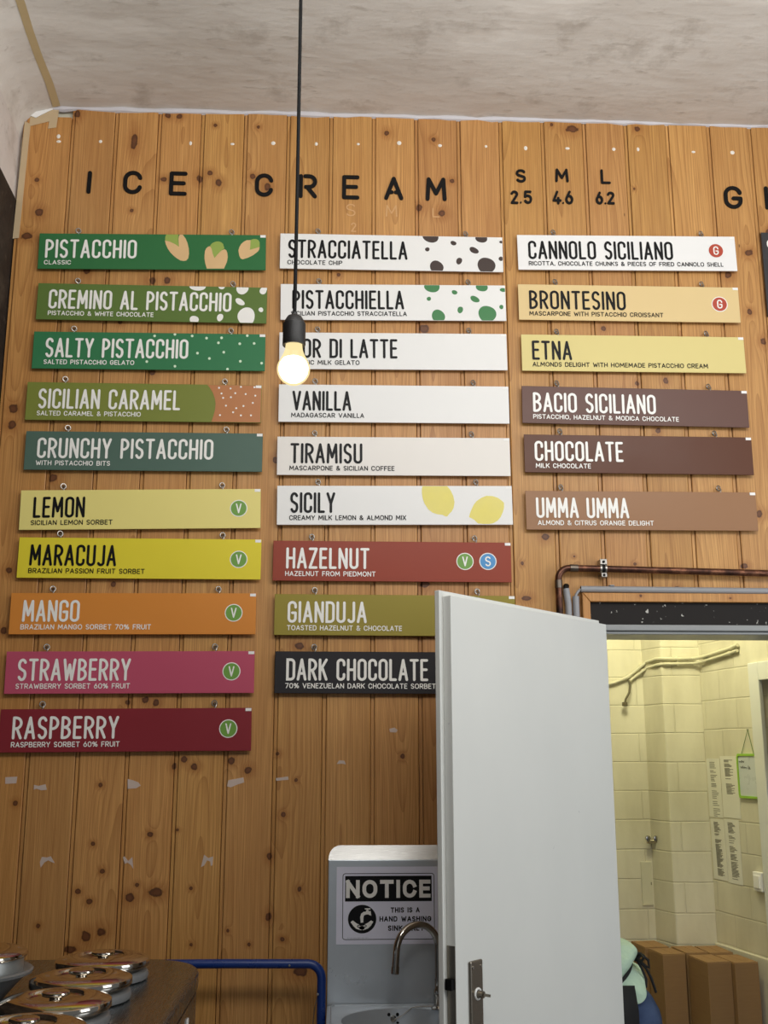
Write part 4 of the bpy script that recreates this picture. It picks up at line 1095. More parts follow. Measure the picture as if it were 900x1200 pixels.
# a canister standing half out of its well, behind the row of lids
can = empty('gelato_canister', (-0.785, 2.50, 1.084))
tag(can, 'raised steel gelato canister with a lid at the left edge behind the lids', 'canister')
bm = bmesh.new()
lathe(bm, [(0.0, 0.0), (0.070, 0.0), (0.080, 0.012), (0.096, 0.030), (0.112, 0.046), (0.128, 0.054), (0.130, 0.060), (0.126, 0.063), (0.114, 0.060), (0.108, 0.060)], 48)
mesh_obj('funnel', bm, M_collar, can, smooth=True)
bm = bmesh.new(); lathe(bm, [(0.108, 0.055), (0.1085, 0.084), (0.1075, 0.086), (0.0, 0.086)], 48)
mesh_obj('body', bm, plain('canister_grey', (150, 152, 150), 0.35, 0.6), can, smooth=True)
bm = bmesh.new(); lathe(bm, [(0.0, 0.086), (0.111, 0.0865), (0.1155, 0.089), (0.1165, 0.093), (0.1150, 0.097), (0.108, 0.101), (0.06, 0.108), (0.052, 0.104), (0.0, 0.102)], 64)
cl_ = mesh_obj('lid', bm, M_lid, can, smooth=True)
bm = bmesh.new(); lathe(bm, [(0.0, 0.116), (0.022, 0.116), (0.0272, 0.112), (0.024, 0.107), (0.012, 0.105), (0.012, 0.102)], 36)
mesh_obj('knob', bm, M_lid, cl_, smooth=True)

# ------------------------------------------------------------------ blue rail
M_blue = plain('blue_enamel', (22, 52, 120), 0.3, var=0.05)
RY = 3.14
rail = empty('trolley_rail', (-0.4, RY, 0))
tag(rail, 'dark blue bent tube rail between the counter and the steel sink', 'rail')
bm = bmesh.new()
path = [(-0.90, RY, 0.012), (-0.90, RY, 0.98)] + arc3((-0.86, RY, 1.0), 0.04, 180, 90, 8) + [(-0.3, RY, 1.040)] + arc3((-0.074, RY, 1.0), 0.038, 90, 0, 8) + [(-0.036, RY, 0.9), (-0.036, RY, 0.012)]
tube(bm, [(x + 0.4, y - RY, z) for x, y, z in path], 0.0122, 16)
mesh_obj('tube', bm, M_blue, rail, smooth=True)
for x in (-0.90, -0.036):
    bm = bmesh.new(); lathe(bm, [(0, 0), (0.02, 0), (0.02, 0.006), (0.0135, 0.012), (0.0135, 0.02)], 20, c=(x + 0.4, 0, 0)); mesh_obj('foot', bm, M_black, rail, smooth=True)
for x, z in ((-0.124, 1.036), (-0.046, 0.962)):
    bm = bmesh.new(); lathe(bm, [(0, -0.0145), (0.003, -0.0140), (0.0035, -0.010)], 10, c=(x + 0.4, 0, z), axis='Y'); mesh_obj('screw', bm, M_zinc, rail, smooth=True)
bm = bmesh.new(); tube(bm, [(-0.046 + .4, 0, 0.955), (-0.053 + .4, 0.004, 0.93), (-0.060 + .4, 0.006, 0.87), (-0.064 + .4, 0.006, 0.6)], 0.0012, 6); mesh_obj('wire', bm, M_zinc, rail, smooth=True)

# ------------------------------------------------------------------ hand wash basin
SX0, SX1 = -0.021, 0.389
basin = empty('hand_basin', ((SX0 + SX1) / 2, 3.10, 0.0))
tag(basin, 'stainless steel hand wash basin with splashback, half hidden by the door', 'sink')
bx = (SX0 + SX1) / 2
def loc_(p): return (p[0] - bx, p[1] - 3.10, p[2])
m = NT('sink_steel')
o_ = m.obj()
n1 = m.noise(m.vmap(o_, (3, 3, 3)), 2.5, 4); n2 = m.noise(o_, 70, 3, 0.6)
c_ = m.mix(n1, lin((206, 213, 219)), lin((182, 190, 197)))
c_ = m.mix(m.rng(n2, 0.66, 0.75, 0, 0.35), c_, lin((214, 218, 222)))
m.base(c_, m.rng(n1, 0.3, 0.7, 0.26, 0.38), 0.42)
M_sink = m.m
bm = bmesh.new()
r = 0.055
quadprism(bm, [loc_((x, 0, z))[0::2] for x, z in ((SX0, 0.905), (SX1, 0.905), (SX1, 1.302), (SX0, 1.302))], 0.128, 0.150)
mesh_obj('splashback', bm, M_sink, basin, bevel=0.002)
bm = bmesh.new()
a = [(SX0, 1.302)] + [(SX0 + 0.034 - 0.034 * math.cos(R(t)), 1.305 + 0.036 * math.sin(R(t))) for t in range(15, 91, 15)] + [(SX1 - 0.034 + 0.034 * math.sin(R(t)), 1.305 + 0.036 * math.cos(R(t))) for t in range(0, 76, 15)] + [(SX1, 1.302)]
fr = [bm.verts.new(loc_((x, 3.228 + (z - 1.302) * 0.5, z))) for x, z in a]
bk = [bm.verts.new(loc_((x, 3.2495, z + 0.0005))) for x, z in a]
bm.faces.new(fr); bm.faces.new(bk[::-1])
for i in range(len(a)): bm.faces.new((fr[i], bk[i], bk[(i + 1) % len(a)], fr[(i + 1) % len(a)]))
mesh_obj('top_lip', bm, M_steel, basin)
# deck with an oval opening, bowl below it
ex, ey, rx, ry = 0.184, 3.052, 0.166, 0.138
bm = bmesh.new()
N = 64
inner, lip, outer, low = [], [], [], []
for i in range(N):
    t = 2 * math.pi * i / N
    c, s = math.cos(t), math.sin(t)
    inner.append(bm.verts.new(loc_((ex + rx * c, ey + ry * s, 0.9115))))
    lip.append(bm.verts.new(loc_((ex + (rx + .006) * c, ey + (ry + .006) * s, 0.9145))))
    k = 1 / max(abs(c) / ((SX1 - SX0) / 2), abs(s) / 0.155)
    outer.append(bm.verts.new(loc_((bx + k * c, 3.068 + k * s, 0.9145))))
    low.append(bm.verts.new(loc_((bx + k * c, 3.068 + k * s, 0.80))))
for i in range(N):
    j = (i + 1) % N
    for p, q in ((inner, lip), (lip, outer), (outer, low)):
        bm.faces.new((p[i], p[j], q[j], q[i]))
mesh_obj('deck', bm, M_sink, basin, smooth=True)
bm = bmesh.new()
prev = None
for k, (f, d) in enumerate([(1.0, 0.0), (0.985, -0.012), (0.95, -0.035), (0.88, -0.07), (0.72, -0.10), (0.45, -0.115), (0.15, -0.12), (0.0, -0.121)]):
    ring = [bm.verts.new(loc_((ex + rx * f * math.cos(2 * math.pi * i / N), ey + ry * f * math.sin(2 * math.pi * i / N), 0.9115 + d))) for i in range(N)] if f else [bm.verts.new(loc_((ex, ey, 0.9115 + d)))]
    if prev:
        for i in range(N):
            j = (i + 1) % N
            bm.faces.new((prev[i], prev[j], ring[j], ring[i]) if len(ring) > 1 else (prev[i], prev[j], ring[0]))
    prev = ring
mesh_obj('bowl', bm, M_sink, basin, smooth=True)
bm = bmesh.new()
tube(bm, [loc_(p) for p in ((SX0 + .012, 2.93, .9155), (SX0 + .012, 3.205, .9155), (SX0 + .022, 3.213, .9155), (SX1 - .02, 3.213, .9155), (SX1 - .012, 3.205, .9155), (SX1 - .012, 2.93, .9155))], 0.0022, 8)
mesh_obj('raised_edge', bm, M_sink, basin, smooth=True)
bm = bmesh.new()
for dx, dz in ((-.012, .011), (.012, .011), (-.012, -.011), (.012, -.011)):
    lathe(bm, [(0, -0.002), (0.0045, -0.001), (0.0045, 0.003)], 10, c=loc_((0.163 + dx, 3.1835, 0.886 + dz)), axis='Y')
ov = mesh_obj('overflow', bm, M_black, basin, smooth=True)
bm = bmesh.new(); lathe(bm, [(0, -0.007), (0.007, -0.006), (0.009, -0.001), (0.009, 0.003)], 16, c=loc_((0.163, 3.1835, 0.886)), axis='Y'); mesh_obj('chain_button', bm, M_chrome, ov, smooth=True)
bm = bmesh.new(); tube(bm, [loc_(p) for p in ((0.167, 3.176, 0.886), (0.19, 3.178, 0.897), (0.215, 3.186, 0.914), (0.245, 3.188, 0.9165), (0.283, 3.185, 0.9165))], 0.0013, 6); mesh_obj('chain', bm, M_zinc, ov, smooth=True)
TX, TY = 0.2885, 3.17
bm = bmesh.new()
lathe(bm, [(0.0, 0.9145), (0.021, 0.9145), (0.021, 0.918), (0.0125, 0.922), (0.0125, 0.945), (0.0145, 0.948), (0.0145, 0.962), (0.011, 0.968), (0.011, 0.99)], 24, c=loc_((TX, TY, 0)))
fa = mesh_obj('faucet', bm, M_chrome, basin, smooth=True)
bm = bmesh.new()
pts_ = [(TX, TY, 0.97), (TX, TY, 1.06)] + [(TX - 0.060 + 0.060 * math.cos(R(t)), TY - 0.030 * (1 - math.cos(R(t))) , 1.072 + 0.066 * math.sin(R(t))) for t in range(0, 171, 10)] + [(TX - 0.1215, TY - 0.060, 1.055), (TX - 0.1235, TY - 0.060, 1.030)]
tube(bm, [loc_(p) for p in pts_], 0.0098, 16)
sp = mesh_obj('spout', bm, M_chrome, fa, smooth=True)
bm = bmesh.new(); tube(bm, [loc_((TX - 0.1231, TY - 0.060, 1.034)), loc_((TX - 0.1245, TY - 0.060, 1.016))], 0.0112, 16); mesh_obj('aerator', bm, M_chrome, fa, smooth=True)

# notice taped to the splashback
NW, NH = 0.297, 0.21
nx, nz = 0.003, 1.073
notice = empty('notice_sign', (nx, 3.2275, nz))
tag(notice, 'printed NOTICE sheet about hand washing on the steel splashback', 'notice')
def nu(x): return (x - 83) / 764 * NW
def nv(y): return (770 - y) / 595 * NH
bm = bmesh.new(); box(bm, (0, -0.0004, 0), (NW, 0.0004, NH))
mesh_obj('paper', bm, plain('notice_paper', (230, 230, 246), 0.4, var=0.02), notice)
bm = bmesh.new()
r = 0.007
b0, b1, c0, c1_ = nu(130), nu(805), nv(733), nv(228)
stroke(bm, arc(b1 - r, c1_ - r, r, r, 0, 90) + arc(b0 + r, c1_ - r, r, r, 90, 180) + arc(b0 + r, c0 + r, r, r, 180, 270) + arc(b1 - r, c0 + r, r, r, 270, 360), 0.0018, -0.0008, 0, True)
flat(bm, [(nu(146), nv(443)), (nu(787), nv(443)), (nu(787), nv(246)), (nu(146), nv(246))], -0.0008)
mesh_obj('black_band', bm, M_ink_black, notice, smooth=None)
bm = bmesh.new()
write(bm, 'NOTICE', nu(153), nu(778), nv(416), nv(277), 0.0108, -0.0012, 1.75, 0.48, 0.5, cap='square')
mesh_obj('heading', bm, M_ink_white, notice, smooth=None)
for tx, x0, x1, y0, y1 in (('THIS IS A', 483, 697, 530, 490), ('HAND WASHING', 400, 782, 598, 558), ('SINK ONLY', 463, 728, 669, 628)):
    bm = bmesh.new()
    write(bm, tx, nu(x0), nu(x1), nv(y0), nv(y1), 0.0030, -0.0008, 1.7, 0.46, cap='square')
    mesh_obj('text_line', bm, M_ink_black, notice, smooth=None)
bm = bmesh.new()
write(bm, 'IIIIIIIIIIIIIIIIIIII', nu(168), nu(322), nv(725), nv(718), 0.0006, -0.0008, 1, 0.6)
mesh_obj('fine_print', bm, M_ink_black, notice, smooth=None)
bm = bmesh.new(); pcx, pcz = nu(273), nv(578)
flat(bm, ellipse(pcx, pcz, 0.0405, 0.0385, n=48), -0.0008)
pic = mesh_obj('pictogram', bm, M_ink_black, notice, smooth=None)
bm = bmesh.new()
P_ = lambda *q: [(nu(x), nv(y)) for x, y in q]
flat(bm, P_((188, 600), (205, 588), (232, 610), (262, 625), (292, 640), (290, 655), (262, 662), (230, 652), (208, 630)), -0.0012)
flat(bm, P_((355, 598), (338, 588), (312, 608), (284, 622), (250, 640), (254, 655), (284, 662), (316, 650), (338, 628)), -0.0012)
flat(bm, P_((262, 606), (258, 560), (266, 535), (284, 522), (300, 520), (304, 508), (320, 508), (322, 518), (336, 516), (340, 552), (326, 548), (318, 542), (298, 544), (286, 552), (282, 570), (282, 604)), -0.0012)
stroke(bm, P_((296, 500), (330, 500)), 0.0035, -0.0012); stroke(bm, P_((312, 500), (312, 515)), 0.003, -0.0012)
mesh_obj('hands_and_tap', bm, M_ink_white, pic, smooth=None)
bm = bmesh.new()
for x, y in ((252, 632), (290, 630)):
    stroke(bm, [(nu(x) + 0.0055 * math.cos(t), nv(y) + 0.0028 * math.sin(t)) for t in [i * 0.5236 for i in range(12)]], 0.0018, -0.0016, 0, True)
mesh_obj('finger_rings', bm, M_ink_black, pic, smooth=None)

# ------------------------------------------------------------------ pantry things
M_cream = plain('cream_gloss', (206, 202, 178), 0.45, var=0.05)
def wall_pts(lst):
    return [Vector(p) if len(p) == 3 and not isinstance(p[0], str) else rw(*p[1:]) for p in lst]
up = [('r', 0.335, 2.038, 0.012), ('r', 0.28, 2.030, 0.012), ('r', 0.05, 2.012, 0.014), (1.560, 4.648, 2.010), (1.50, 4.650, 2.008), (1.432, 4.650, 2.008), (1.405, 4.675, 2.010), (1.385, 4.77, 2.002), (1.345, 4.785, 1.970), (1.300, 4.787, 1.936), (1.24, 4.787, 1.912), (1.10, 4.787, 1.885)]
bm = bmesh.new(); tube(bm, wall_pts(up), 0.0075, 12)
p1 = mesh_obj('wall_pipe', bm, M_cream, smooth=True); tag(p1, 'upper cream painted pipe running round the pantry walls', 'pipe', 'painted pipes in the pantry')
dn = [('r', 0.33, 2.016, 0.012), ('r', 0.25, 2.008, 0.012), ('r', 0.05, 1.992, 0.014), (1.560, 4.648, 1.988), (1.50, 4.650, 1.987), (1.432, 4.650, 1.986), (1.408, 4.675, 1.984), (1.388, 4.77, 1.976), (1.35, 4.785, 1.950), (1.31, 4.787, 1.920)]
bm = bmesh.new(); tube(bm, wall_pts(dn), 0.0065, 12)
p2 = mesh_obj('wall_pipe', bm, M_cream, smooth=True); tag(p2, 'lower cream painted pipe running round the pantry walls', 'pipe', 'painted pipes in the pantry')
for par, q in ((p1, [('r', 0.29, 2.0315, 0.008), ('r', 0.06, 2.013, 0.008), (1.49, 4.657, 2.008), (1.37, 4.792, 1.99), (1.31, 4.792, 1.943)]), (p2, [('r', 0.27, 2.010, 0.008), (1.49, 4.657, 1.987), (1.375, 4.792, 1.968)])):
    for c in wall_pts(q):
        bm = bmesh.new(); lathe(bm, [(0, -0.012), (0.0085, -0.011), (0.0105, 0.0), (0.0105, 0.008), (0, 0.008)], 12, c=tuple(c), axis='Y'); mesh_obj('pipe_clip', bm, M_cream, par, smooth=True)
bm = bmesh.new(); tube(bm, [(1.306, 4.782, 1.922), (1.309, 4.775, 1.900), (1.300, 4.765, 1.868), (1.283, 4.765, 1.838), (1.279, 4.765, 1.822)], 0.0052, 10)
cb_ = mesh_obj('dangling_cable', bm, plain('dirty_cable', (92, 84, 62), 0.5), p2, smooth=True)
bm = bmesh.new(); box(bm, (1.267, 4.755, 1.808), (1.289, 4.775, 1.826)); mesh_obj('plug', bm, plain('dirty_cable', (92, 84, 62)), cb_, bevel=0.003)

# wall tap
tp = empty('wall_tap', (1.39, 4.80, 1.232)); tag(tp, 'small chrome tap on the block wall above the cartons', 'tap')
bm = bmesh.new(); tube(bm, [(-0.045, -0.03, 0.0), (0.035, -0.03, 0.0)], 0.0105, 14); tube(bm, [(-0.02, 0.0, 0), (-0.02, -0.03, 0)], 0.008, 12); mesh_obj('body', bm, M_chrome, tp, smooth=True)
for x in (-0.04, -0.005, 0.02):
    bm = bmesh.new(); lathe(bm, [(0, -0.045), (0.011, -0.043), (0.013, -0.034), (0.010, -0.028), (0, -0.028)], 14, c=(x, 0, 0.012), axis='Y'); mesh_obj('handle', bm, M_chrome, tp, smooth=True)
bm = bmesh.new(); tube(bm, [(0.012, -0.03, 0), (0.016, -0.05, -0.005), (0.014, -0.056, -0.02), (0.012, -0.056, -0.036)], 0.0065, 12); mesh_obj('spout', bm, M_chrome, tp, smooth=True)
bm = bmesh.new(); tube(bm, [(-0.002, -0.035, -0.006), (-0.004, -0.028, -0.035), (0.002, -0.012, -0.085)], 0.004, 10); mesh_obj('hose', bm, M_cream, tp, smooth=True)
bm = bmesh.new(); box(bm, (-0.024, -0.003, -0.09), (0.024, 0.003, 0.09))
ap = mesh_obj('access_panel', bm, M_cream, bevel=0.002); ap.location = (1.345, 4.7975, 1.055); tag(ap, 'narrow cream access panel on the wall below the tap', 'panel')
bm = bmesh.new(); tube(bm, [(0.018, -0.0035, 0.006), (0.018, -0.0035, -0.006)], 0.002, 6); mesh_obj('latch', bm, plain('panel_latch', (130, 124, 100)), ap)

# sheets of paper, board and switch on the right wall
M_sheet = plain('sheet_paper', (232, 230, 218), 0.6, var=0.03)
M_typed = plain('typed_grey', (118, 114, 104), 0.7)
RZ = math.atan2(E_DIR.y, E_DIR.x)
def on_right(name, s, z, off=0.0):
    return empty(name, rw(s, z, off), RZ)     # local x runs along the wall towards the viewer, local -y out of it
SHEETS = [(0.010, 0.116, 1.340, 1.582, -0.010, [(0.50, 0.94, 12), (0.0, 0.45, 10)], 'upper sheet at the corner'), (0.121, 0.252, 1.344, 1.592, -0.006, [(0.62, 0.94, 14), (0.34, 0.55, 8)], 'upper sheet next to the whiteboard'),
          (0.012, 0.120, 1.090, 1.334, 0.012, [(0.72, 0.95, 9), (0.06, 0.66, 26)], 'lower sheet at the corner'), (0.122, 0.232, 1.086, 1.338, -0.004, [(0.62, 0.95, 13), (0.06, 0.58, 20)], 'lower sheet above the light switch')]
rnd = random.Random(11)
for s0, s1, z0, z1, tl, blocks, w in SHEETS:
    sh = on_right('paper_sheet', s0, z0, 0.0015)
    tag(sh, 'typed white paper list on the pantry wall, %s' % w, 'paper', 'paper lists on the pantry wall')
    W_, H_ = s1 - s0, z1 - z0
    bm = bmesh.new(); box(bm, (0, -0.0003, 0), (W_, 0.0003, H_)); mesh_obj('page', bm, M_sheet, sh)
    bm = bmesh.new()
    for lo, hi, n in blocks:
        if hi - lo < 0.05: continue
        n = int(n * 1.5)
        for k in range(n):
            zz = H_ * (hi - (hi - lo) * k / n)
            if rnd.random() < 0.12: continue
            x0_ = W_ * (0.22 + 0.10 * (1 - zz / H_)); x1_ = x0_ + W_ * rnd.uniform(0.25, 0.52)
            flat(bm, [(x0_, zz - 0.0024), (x1_, zz - 0.0024), (x1_, zz), (x0_, zz)], -0.0007)
    mesh_obj('typed_lines', bm, M_typed, sh, smooth=None)
wb = on_right('whiteboard', 0.262, 1.428, 0.004)
tag(wb, 'small whiteboard with a lime green frame hanging on a string', 'whiteboard')
WW, WH = 0.146, 0.172
bm = bmesh.new(); box(bm, (0.004, -0.003, 0.004), (WW - 0.004, 0.003, WH - 0.004)); mesh_obj('writing_surface', bm, plain('board_grey', (206, 212, 216), 0.3, var=0.02), wb)
M_lime = plain('lime_plastic', (150, 200, 60), 0.4)
bm = bmesh.new()
stroke(bm, [(0.006, 0.004), (0.003, 0.016), (0.003, WH - 0.014), (0.010, WH - 0.003), (WW - 0.010, WH - 0.003), (WW - 0.003, WH - 0.014), (WW - 0.003, 0.014), (WW - 0.008, 0.004)], 0.009, -0.006, 0.010, True)
mesh_obj('frame', bm, M_lime, wb, smooth=None)
bm = bmesh.new()
def scrawl(x0, x1, z, h, n, seed):
    q = random.Random(seed)
    return [(x0 + (x1 - x0) * i / n, z + h * (0.5 + 0.5 * math.sin(i * 1.9 + q.uniform(-.5, .5))) * q.uniform(0.4, 1)) for i in range(n + 1)]
stroke(bm, scrawl(0.014, 0.052, 0.139, 0.010, 14, 1), 0.0025, -0.0036)
stroke(bm, scrawl(0.022, 0.068, 0.116, 0.010, 16, 2), 0.0025, -0.0036)
stroke(bm, scrawl(0.078, 0.094, 0.112, 0.020, 6, 3), 0.0025, -0.0036)
mesh_obj('handwriting', bm, M_ink_black, wb, smooth=None)
bm = bmesh.new(); tube(bm, [(0.030, -0.001, WH - 0.004), (0.089, 0.0, 0.268), (0.122, -0.001, WH - 0.004)], 0.0013, 6); mesh_obj('string', bm, plain('green_string', (96, 128, 70), 0.7), wb)
nl = on_right('nail', 0.351, 1.697, 0.0)
tag(nl, 'small nail carrying the string of the whiteboard', 'nail')
bm = bmesh.new(); lathe(bm, [(0, -0.009), (0.0032, -0.0085), (0.0032, -0.007), (0.0014, -0.006), (0.0014, 0.004)], 10, axis='Y'); mesh_obj('pin', bm, M_zinc, nl, smooth=True)
sw = on_right('light_switch', 0.362, 1.115, 0.0)
tag(sw, 'white light switch on the pantry wall by the door frame', 'switch')
bm = bmesh.new(); box(bm, (-0.030, -0.018, -0.036), (0.030, 0.0, 0.036)); mesh_obj('housing', bm, M_tag, sw, bevel=0.003)
bm = bmesh.new(); box(bm, (-0.020, -0.023, -0.024), (0.020, -0.017, 0.024)); mesh_obj('rocker', bm, M_tag, sw, bevel=0.002)

# cartons
m = NT('cardboard')
o_ = m.obj()
n1 = m.noise(m.vmap(o_, (3, 3, 40)), 4, 3); n2 = m.noise(o_, 3, 3)
m.base(m.mix(m.math('MULTIPLY', n1, 0.6), lin((162, 128, 90)), lin((140, 108, 74))), 0.8, 0, 0.2)
M_card = m.m
CARTONS = [(1.298, 4.461, .0965, .130, -8.0, 'front left carton next to the person'), (1.425, 4.306, .0985, .160, -8.5, 'middle carton of the front row'), (1.5275, 4.297, .0975, .165, -7.5, 'front carton nearest the right wall'),
           (1.272, 4.618, .1050, .155, -6.0, 'back left carton against the block wall'), (1.401, 4.484, .0910, .160, -5.0, 'back carton between the front left and middle ones'), (1.4955, 4.482, .0975, .160, -4.0, 'back carton in the corner of the walls')]
for x, y, w_, d_, rot, lab in CARTONS:
    c = empty('carton', (x, y, 0), R(-rot))
    tag(c, 'tall plain brown cardboard box, %s' % lab, 'box', 'tall cartons in the pantry')
    hgt = 0.822 + (0.004 if y > 4.4 else 0)
    bm = bmesh.new(); box(bm, (0, 0, 0), (w_, d_, hgt - 0.003)); mesh_obj('body', bm, M_card, c, bevel=0.002)
    bm = bmesh.new(); box(bm, (0.001, 0.001, hgt - 0.003), (w_ / 2 - 0.0008, d_ - 0.001, hgt)); mesh_obj('flap', bm, M_card, c)
    bm = bmesh.new(); box(bm, (w_ / 2 + 0.0008, 0.001, hgt - 0.003), (w_ - 0.001, d_ - 0.001, hgt)); mesh_obj('flap', bm, M_card, c)

# ------------------------------------------------------------------ the person bending down behind the door
def skin_mesh(name, joints, bones, root, mat, parent=None, sub=2):
    keys = list(joints)
    me = bpy.data.meshes.new(name)
    me.from_pydata([joints[k][0] for k in keys], [(keys.index(a), keys.index(b)) for a, b in bones], [])
    o = bpy.data.objects.new(name, me); col.objects.link(o)
    me.materials.append(mat)
    o.modifiers.new('skin', 'SKIN').use_smooth_shade = True
    lay = me.skin_vertices[0] if me.skin_vertices else None
    for i, k in enumerate(keys):
        r = joints[k][1]
        lay.data[i].radius = r if isinstance(r, tuple) else (r, r)
        lay.data[i].use_root = (k == root)
    o.modifiers.new('subdivision', 'SUBSURF').levels = sub
    o.modifiers['subdivision'].render_levels = sub
    if parent: o.parent = parent
    return o

person = empty('person', (0.93, 3.68, 0))
tag(person, 'person bending down behind the door in a mint top, black apron and blue jeans', 'person')
# figure coordinates: -x is the way the person faces, y across the hips
PX, PYY = 0.925, 3.68
def fp(x, y, z): return (x, y, z)
J = {
    'pelvis': (fp(0.00, 0, 0.80), (0.095, 0.080)), 'waist': (fp(-0.050, 0, 0.900), (0.085, 0.080)), 'chest': (fp(-0.30, 0, 0.962), (0.130, 0.085)), 'collar': (fp(-0.43, 0, 0.985), 0.070),
    'neck': (fp(-0.50, 0, 0.990), 0.050), 'skull': (fp(-0.565, 0, 0.975), 0.070), 'crown': (fp(-0.635, 0, 0.965), 0.082), 'face': (fp(-0.625, 0, 0.905), 0.058),
}
for sd, sg in (('l', -1), ('r', 1)):
    J.update({
        'hip' + sd: (fp(0.01, sg * 0.095, 0.765), 0.074), 'knee' + sd: (fp(-0.055, sg * 0.105, 0.43), 0.058), 'ankle' + sd: (fp(0.015, sg * 0.105, 0.085), 0.040), 'toe' + sd: (fp(-0.13, sg * 0.115, 0.035), 0.034),
        'shoulder' + sd: (fp(-0.40, sg * 0.165, 0.965), 0.058), 'elbow' + sd: (fp(-0.45, sg * 0.185, 0.69), 0.041), 'wrist' + sd: (fp(-0.54, sg * 0.135, 0.475), 0.028), 'palm' + sd: (fp(-0.565, sg * 0.125, 0.420), (0.016, 0.036)),
    })
    for k, dy in enumerate((-0.027, -0.009, 0.009, 0.027)):
        ln = (0.058, 0.068, 0.072, 0.064)[k if sg > 0 else 3 - k]
        J['k%d%s' % (k, sd)] = (fp(-0.580, sg * 0.125 + dy, 0.380), 0.0095)
        J['m%d%s' % (k, sd)] = (fp(-0.580, sg * 0.125 + dy * 1.1, 0.380 - ln * 0.55), 0.0085)
        J['t%d%s' % (k, sd)] = (fp(-0.568, sg * 0.125 + dy * 1.1, 0.380 - ln), 0.0075)
    J['tb' + sd] = (fp(-0.555, sg * 0.085, 0.420), 0.011); J['tt' + sd] = (fp(-0.568, sg * 0.068, 0.380), 0.009)
bones = [('pelvis', 'waist'), ('waist', 'chest'), ('chest', 'collar'), ('collar', 'neck'), ('neck', 'skull'), ('skull', 'crown'), ('skull', 'face')]
for sd in 'lr':
    bones += [('pelvis', 'hip' + sd), ('hip' + sd, 'knee' + sd), ('knee' + sd, 'ankle' + sd), ('ankle' + sd, 'toe' + sd), ('collar', 'shoulder' + sd), ('shoulder' + sd, 'elbow' + sd), ('elbow' + sd, 'wrist' + sd), ('wrist' + sd, 'palm' + sd), ('palm' + sd, 'tb' + sd), ('tb' + sd, 'tt' + sd)]
    for k in range(4):
        bones += [('palm' + sd, 'k%d%s' % (k, sd)), ('k%d%s' % (k, sd), 'm%d%s' % (k, sd)), ('m%d%s' % (k, sd), 't%d%s' % (k, sd))]
M_skin = plain('skin', (206, 160, 132), 0.5, var=0.04)
skin_mesh('body', J, bones, 'pelvis', M_skin, person)
def grow(keys, add):
    o = {}
    for k in keys:
        p, r = J[k]
        o[k] = (p, tuple(x + add for x in r) if isinstance(r, tuple) else r + add)
    return o
m = NT('denim')
o_ = m.obj()
n1 = m.noise(m.vmap(o_, (1, 1, 1)), 9, 4); n2 = m.noise(m.vmap(o_, (300, 300, 300)), 1, 2)
m.base(m.mix(m.rng(n1, 0.35, 0.7), lin((44, 58, 88)), lin((74, 90, 122))), 0.85, 0, 0.2); m.bump(n2, 0.3, 0.002)
jk = ['pelvis', 'hipl', 'hipr', 'kneel', 'kneer', 'anklel', 'ankler']
jj = grow(jk, 0.016)
jj['pelvis'] = (J['pelvis'][0], (0.151, 0.126))
for sd in 'lr': jj['hip' + sd] = (J['hip' + sd][0], 0.114)
jj['top'] = (fp(-0.070, 0, 0.870), (0.105, 0.090))
skin_mesh('jeans', jj, [('pelvis', 'top'), ('pelvis', 'hipl'), ('pelvis', 'hipr'), ('hipl', 'kneel'), ('hipr', 'kneer'), ('kneel', 'anklel'), ('kneer', 'ankler')], 'pelvis', m.m, person)
m = NT('mint_cotton')
o_ = m.obj()
n1 = m.noise(o_, 7, 3)
m.base(m.mix(n1, lin((190, 214, 194)), lin((168, 194, 174))), 0.85, 0, 0.2); m.bump(m.noise(o_, 14, 3), 0.8, 0.02)
M_mint = m.m
# the top: rings along the bent back, pulled in at the apron string, loose above it and flared below it
UL = [((1.008, .900), (.800, .765), .166, 0), ((1.006, .912), (.797, .785), .164, 0), ((.982, .932), (.790, .812), .158, 0), ((.952, .946), (.785, .832), .152, 1), ((.950, .954), (.777, .842), .156, 1), ((.968, .966), (.765, .850), .166, 2), ((.976, .984), (.752, .856), .170, 2),
      ((.966, 1.004), (.735, .862), .172, 2), ((.925, 1.020), (.690, .862), .172, 1), ((.810, 1.036), (.605, .862), .176, 1), ((.680, 1.060), (.520, .872), .186, 1), ((.560, 1.068), (.455, .905), .150, 1), ((.470, 1.050), (.420, .935), .085, 1)]
RINGS = []
for (ux, uz), (lx, lz), rb_, _ in UL:
    RINGS.append(((ux + lx) / 2, (uz + lz) / 2, math.hypot(ux - lx, uz - lz) / 2, rb_, math.degrees(math.atan2(uz - lz, ux - lx))))
bm = bmesh.new()
prev = None
rnd = random.Random(3)
NR = 40
for ri, (x, z, ra, rb, tilt) in enumerate(RINGS):
    e1 = Vector((math.cos(R(tilt)), 0, math.sin(R(tilt))))
    ring = []
    for i in range(NR):
        a = 2 * math.pi * i / NR
        k = 1 + 0.045 * math.sin(5 * a + ri * 0.4) * (1.0 if ri < 3 or 4 < ri < 9 else 0.25) + 0.02 * math.sin(11 * a + ri) + (0.05 * math.sin(4 * a + 1.0 + ri * 0.5) if 4 < ri < 8 else 0)
        p_ = Vector((x, 3.68, z)) + e1 * (ra * math.cos(a) * k) + Vector((0, rb * math.sin(a) * k, 0))
        if ri == 0 and math.cos(a) > 0.2: p_ += Vector((0.012, 0, -0.012)) * math.sin(4 * a)
        ring.append(bm.verts.new(p_ - Vector((0.93, 3.68, 0))))
    if prev:
        for i in range(NR): bm.faces.new((prev[i], prev[(i + 1) % NR], ring[(i + 1) % NR], ring[i]))
    prev = ring
top_ = mesh_obj('top', bm, M_mint, person, smooth=True)
top_.modifiers.new('thickness', 'SOLIDIFY').thickness = 0.003
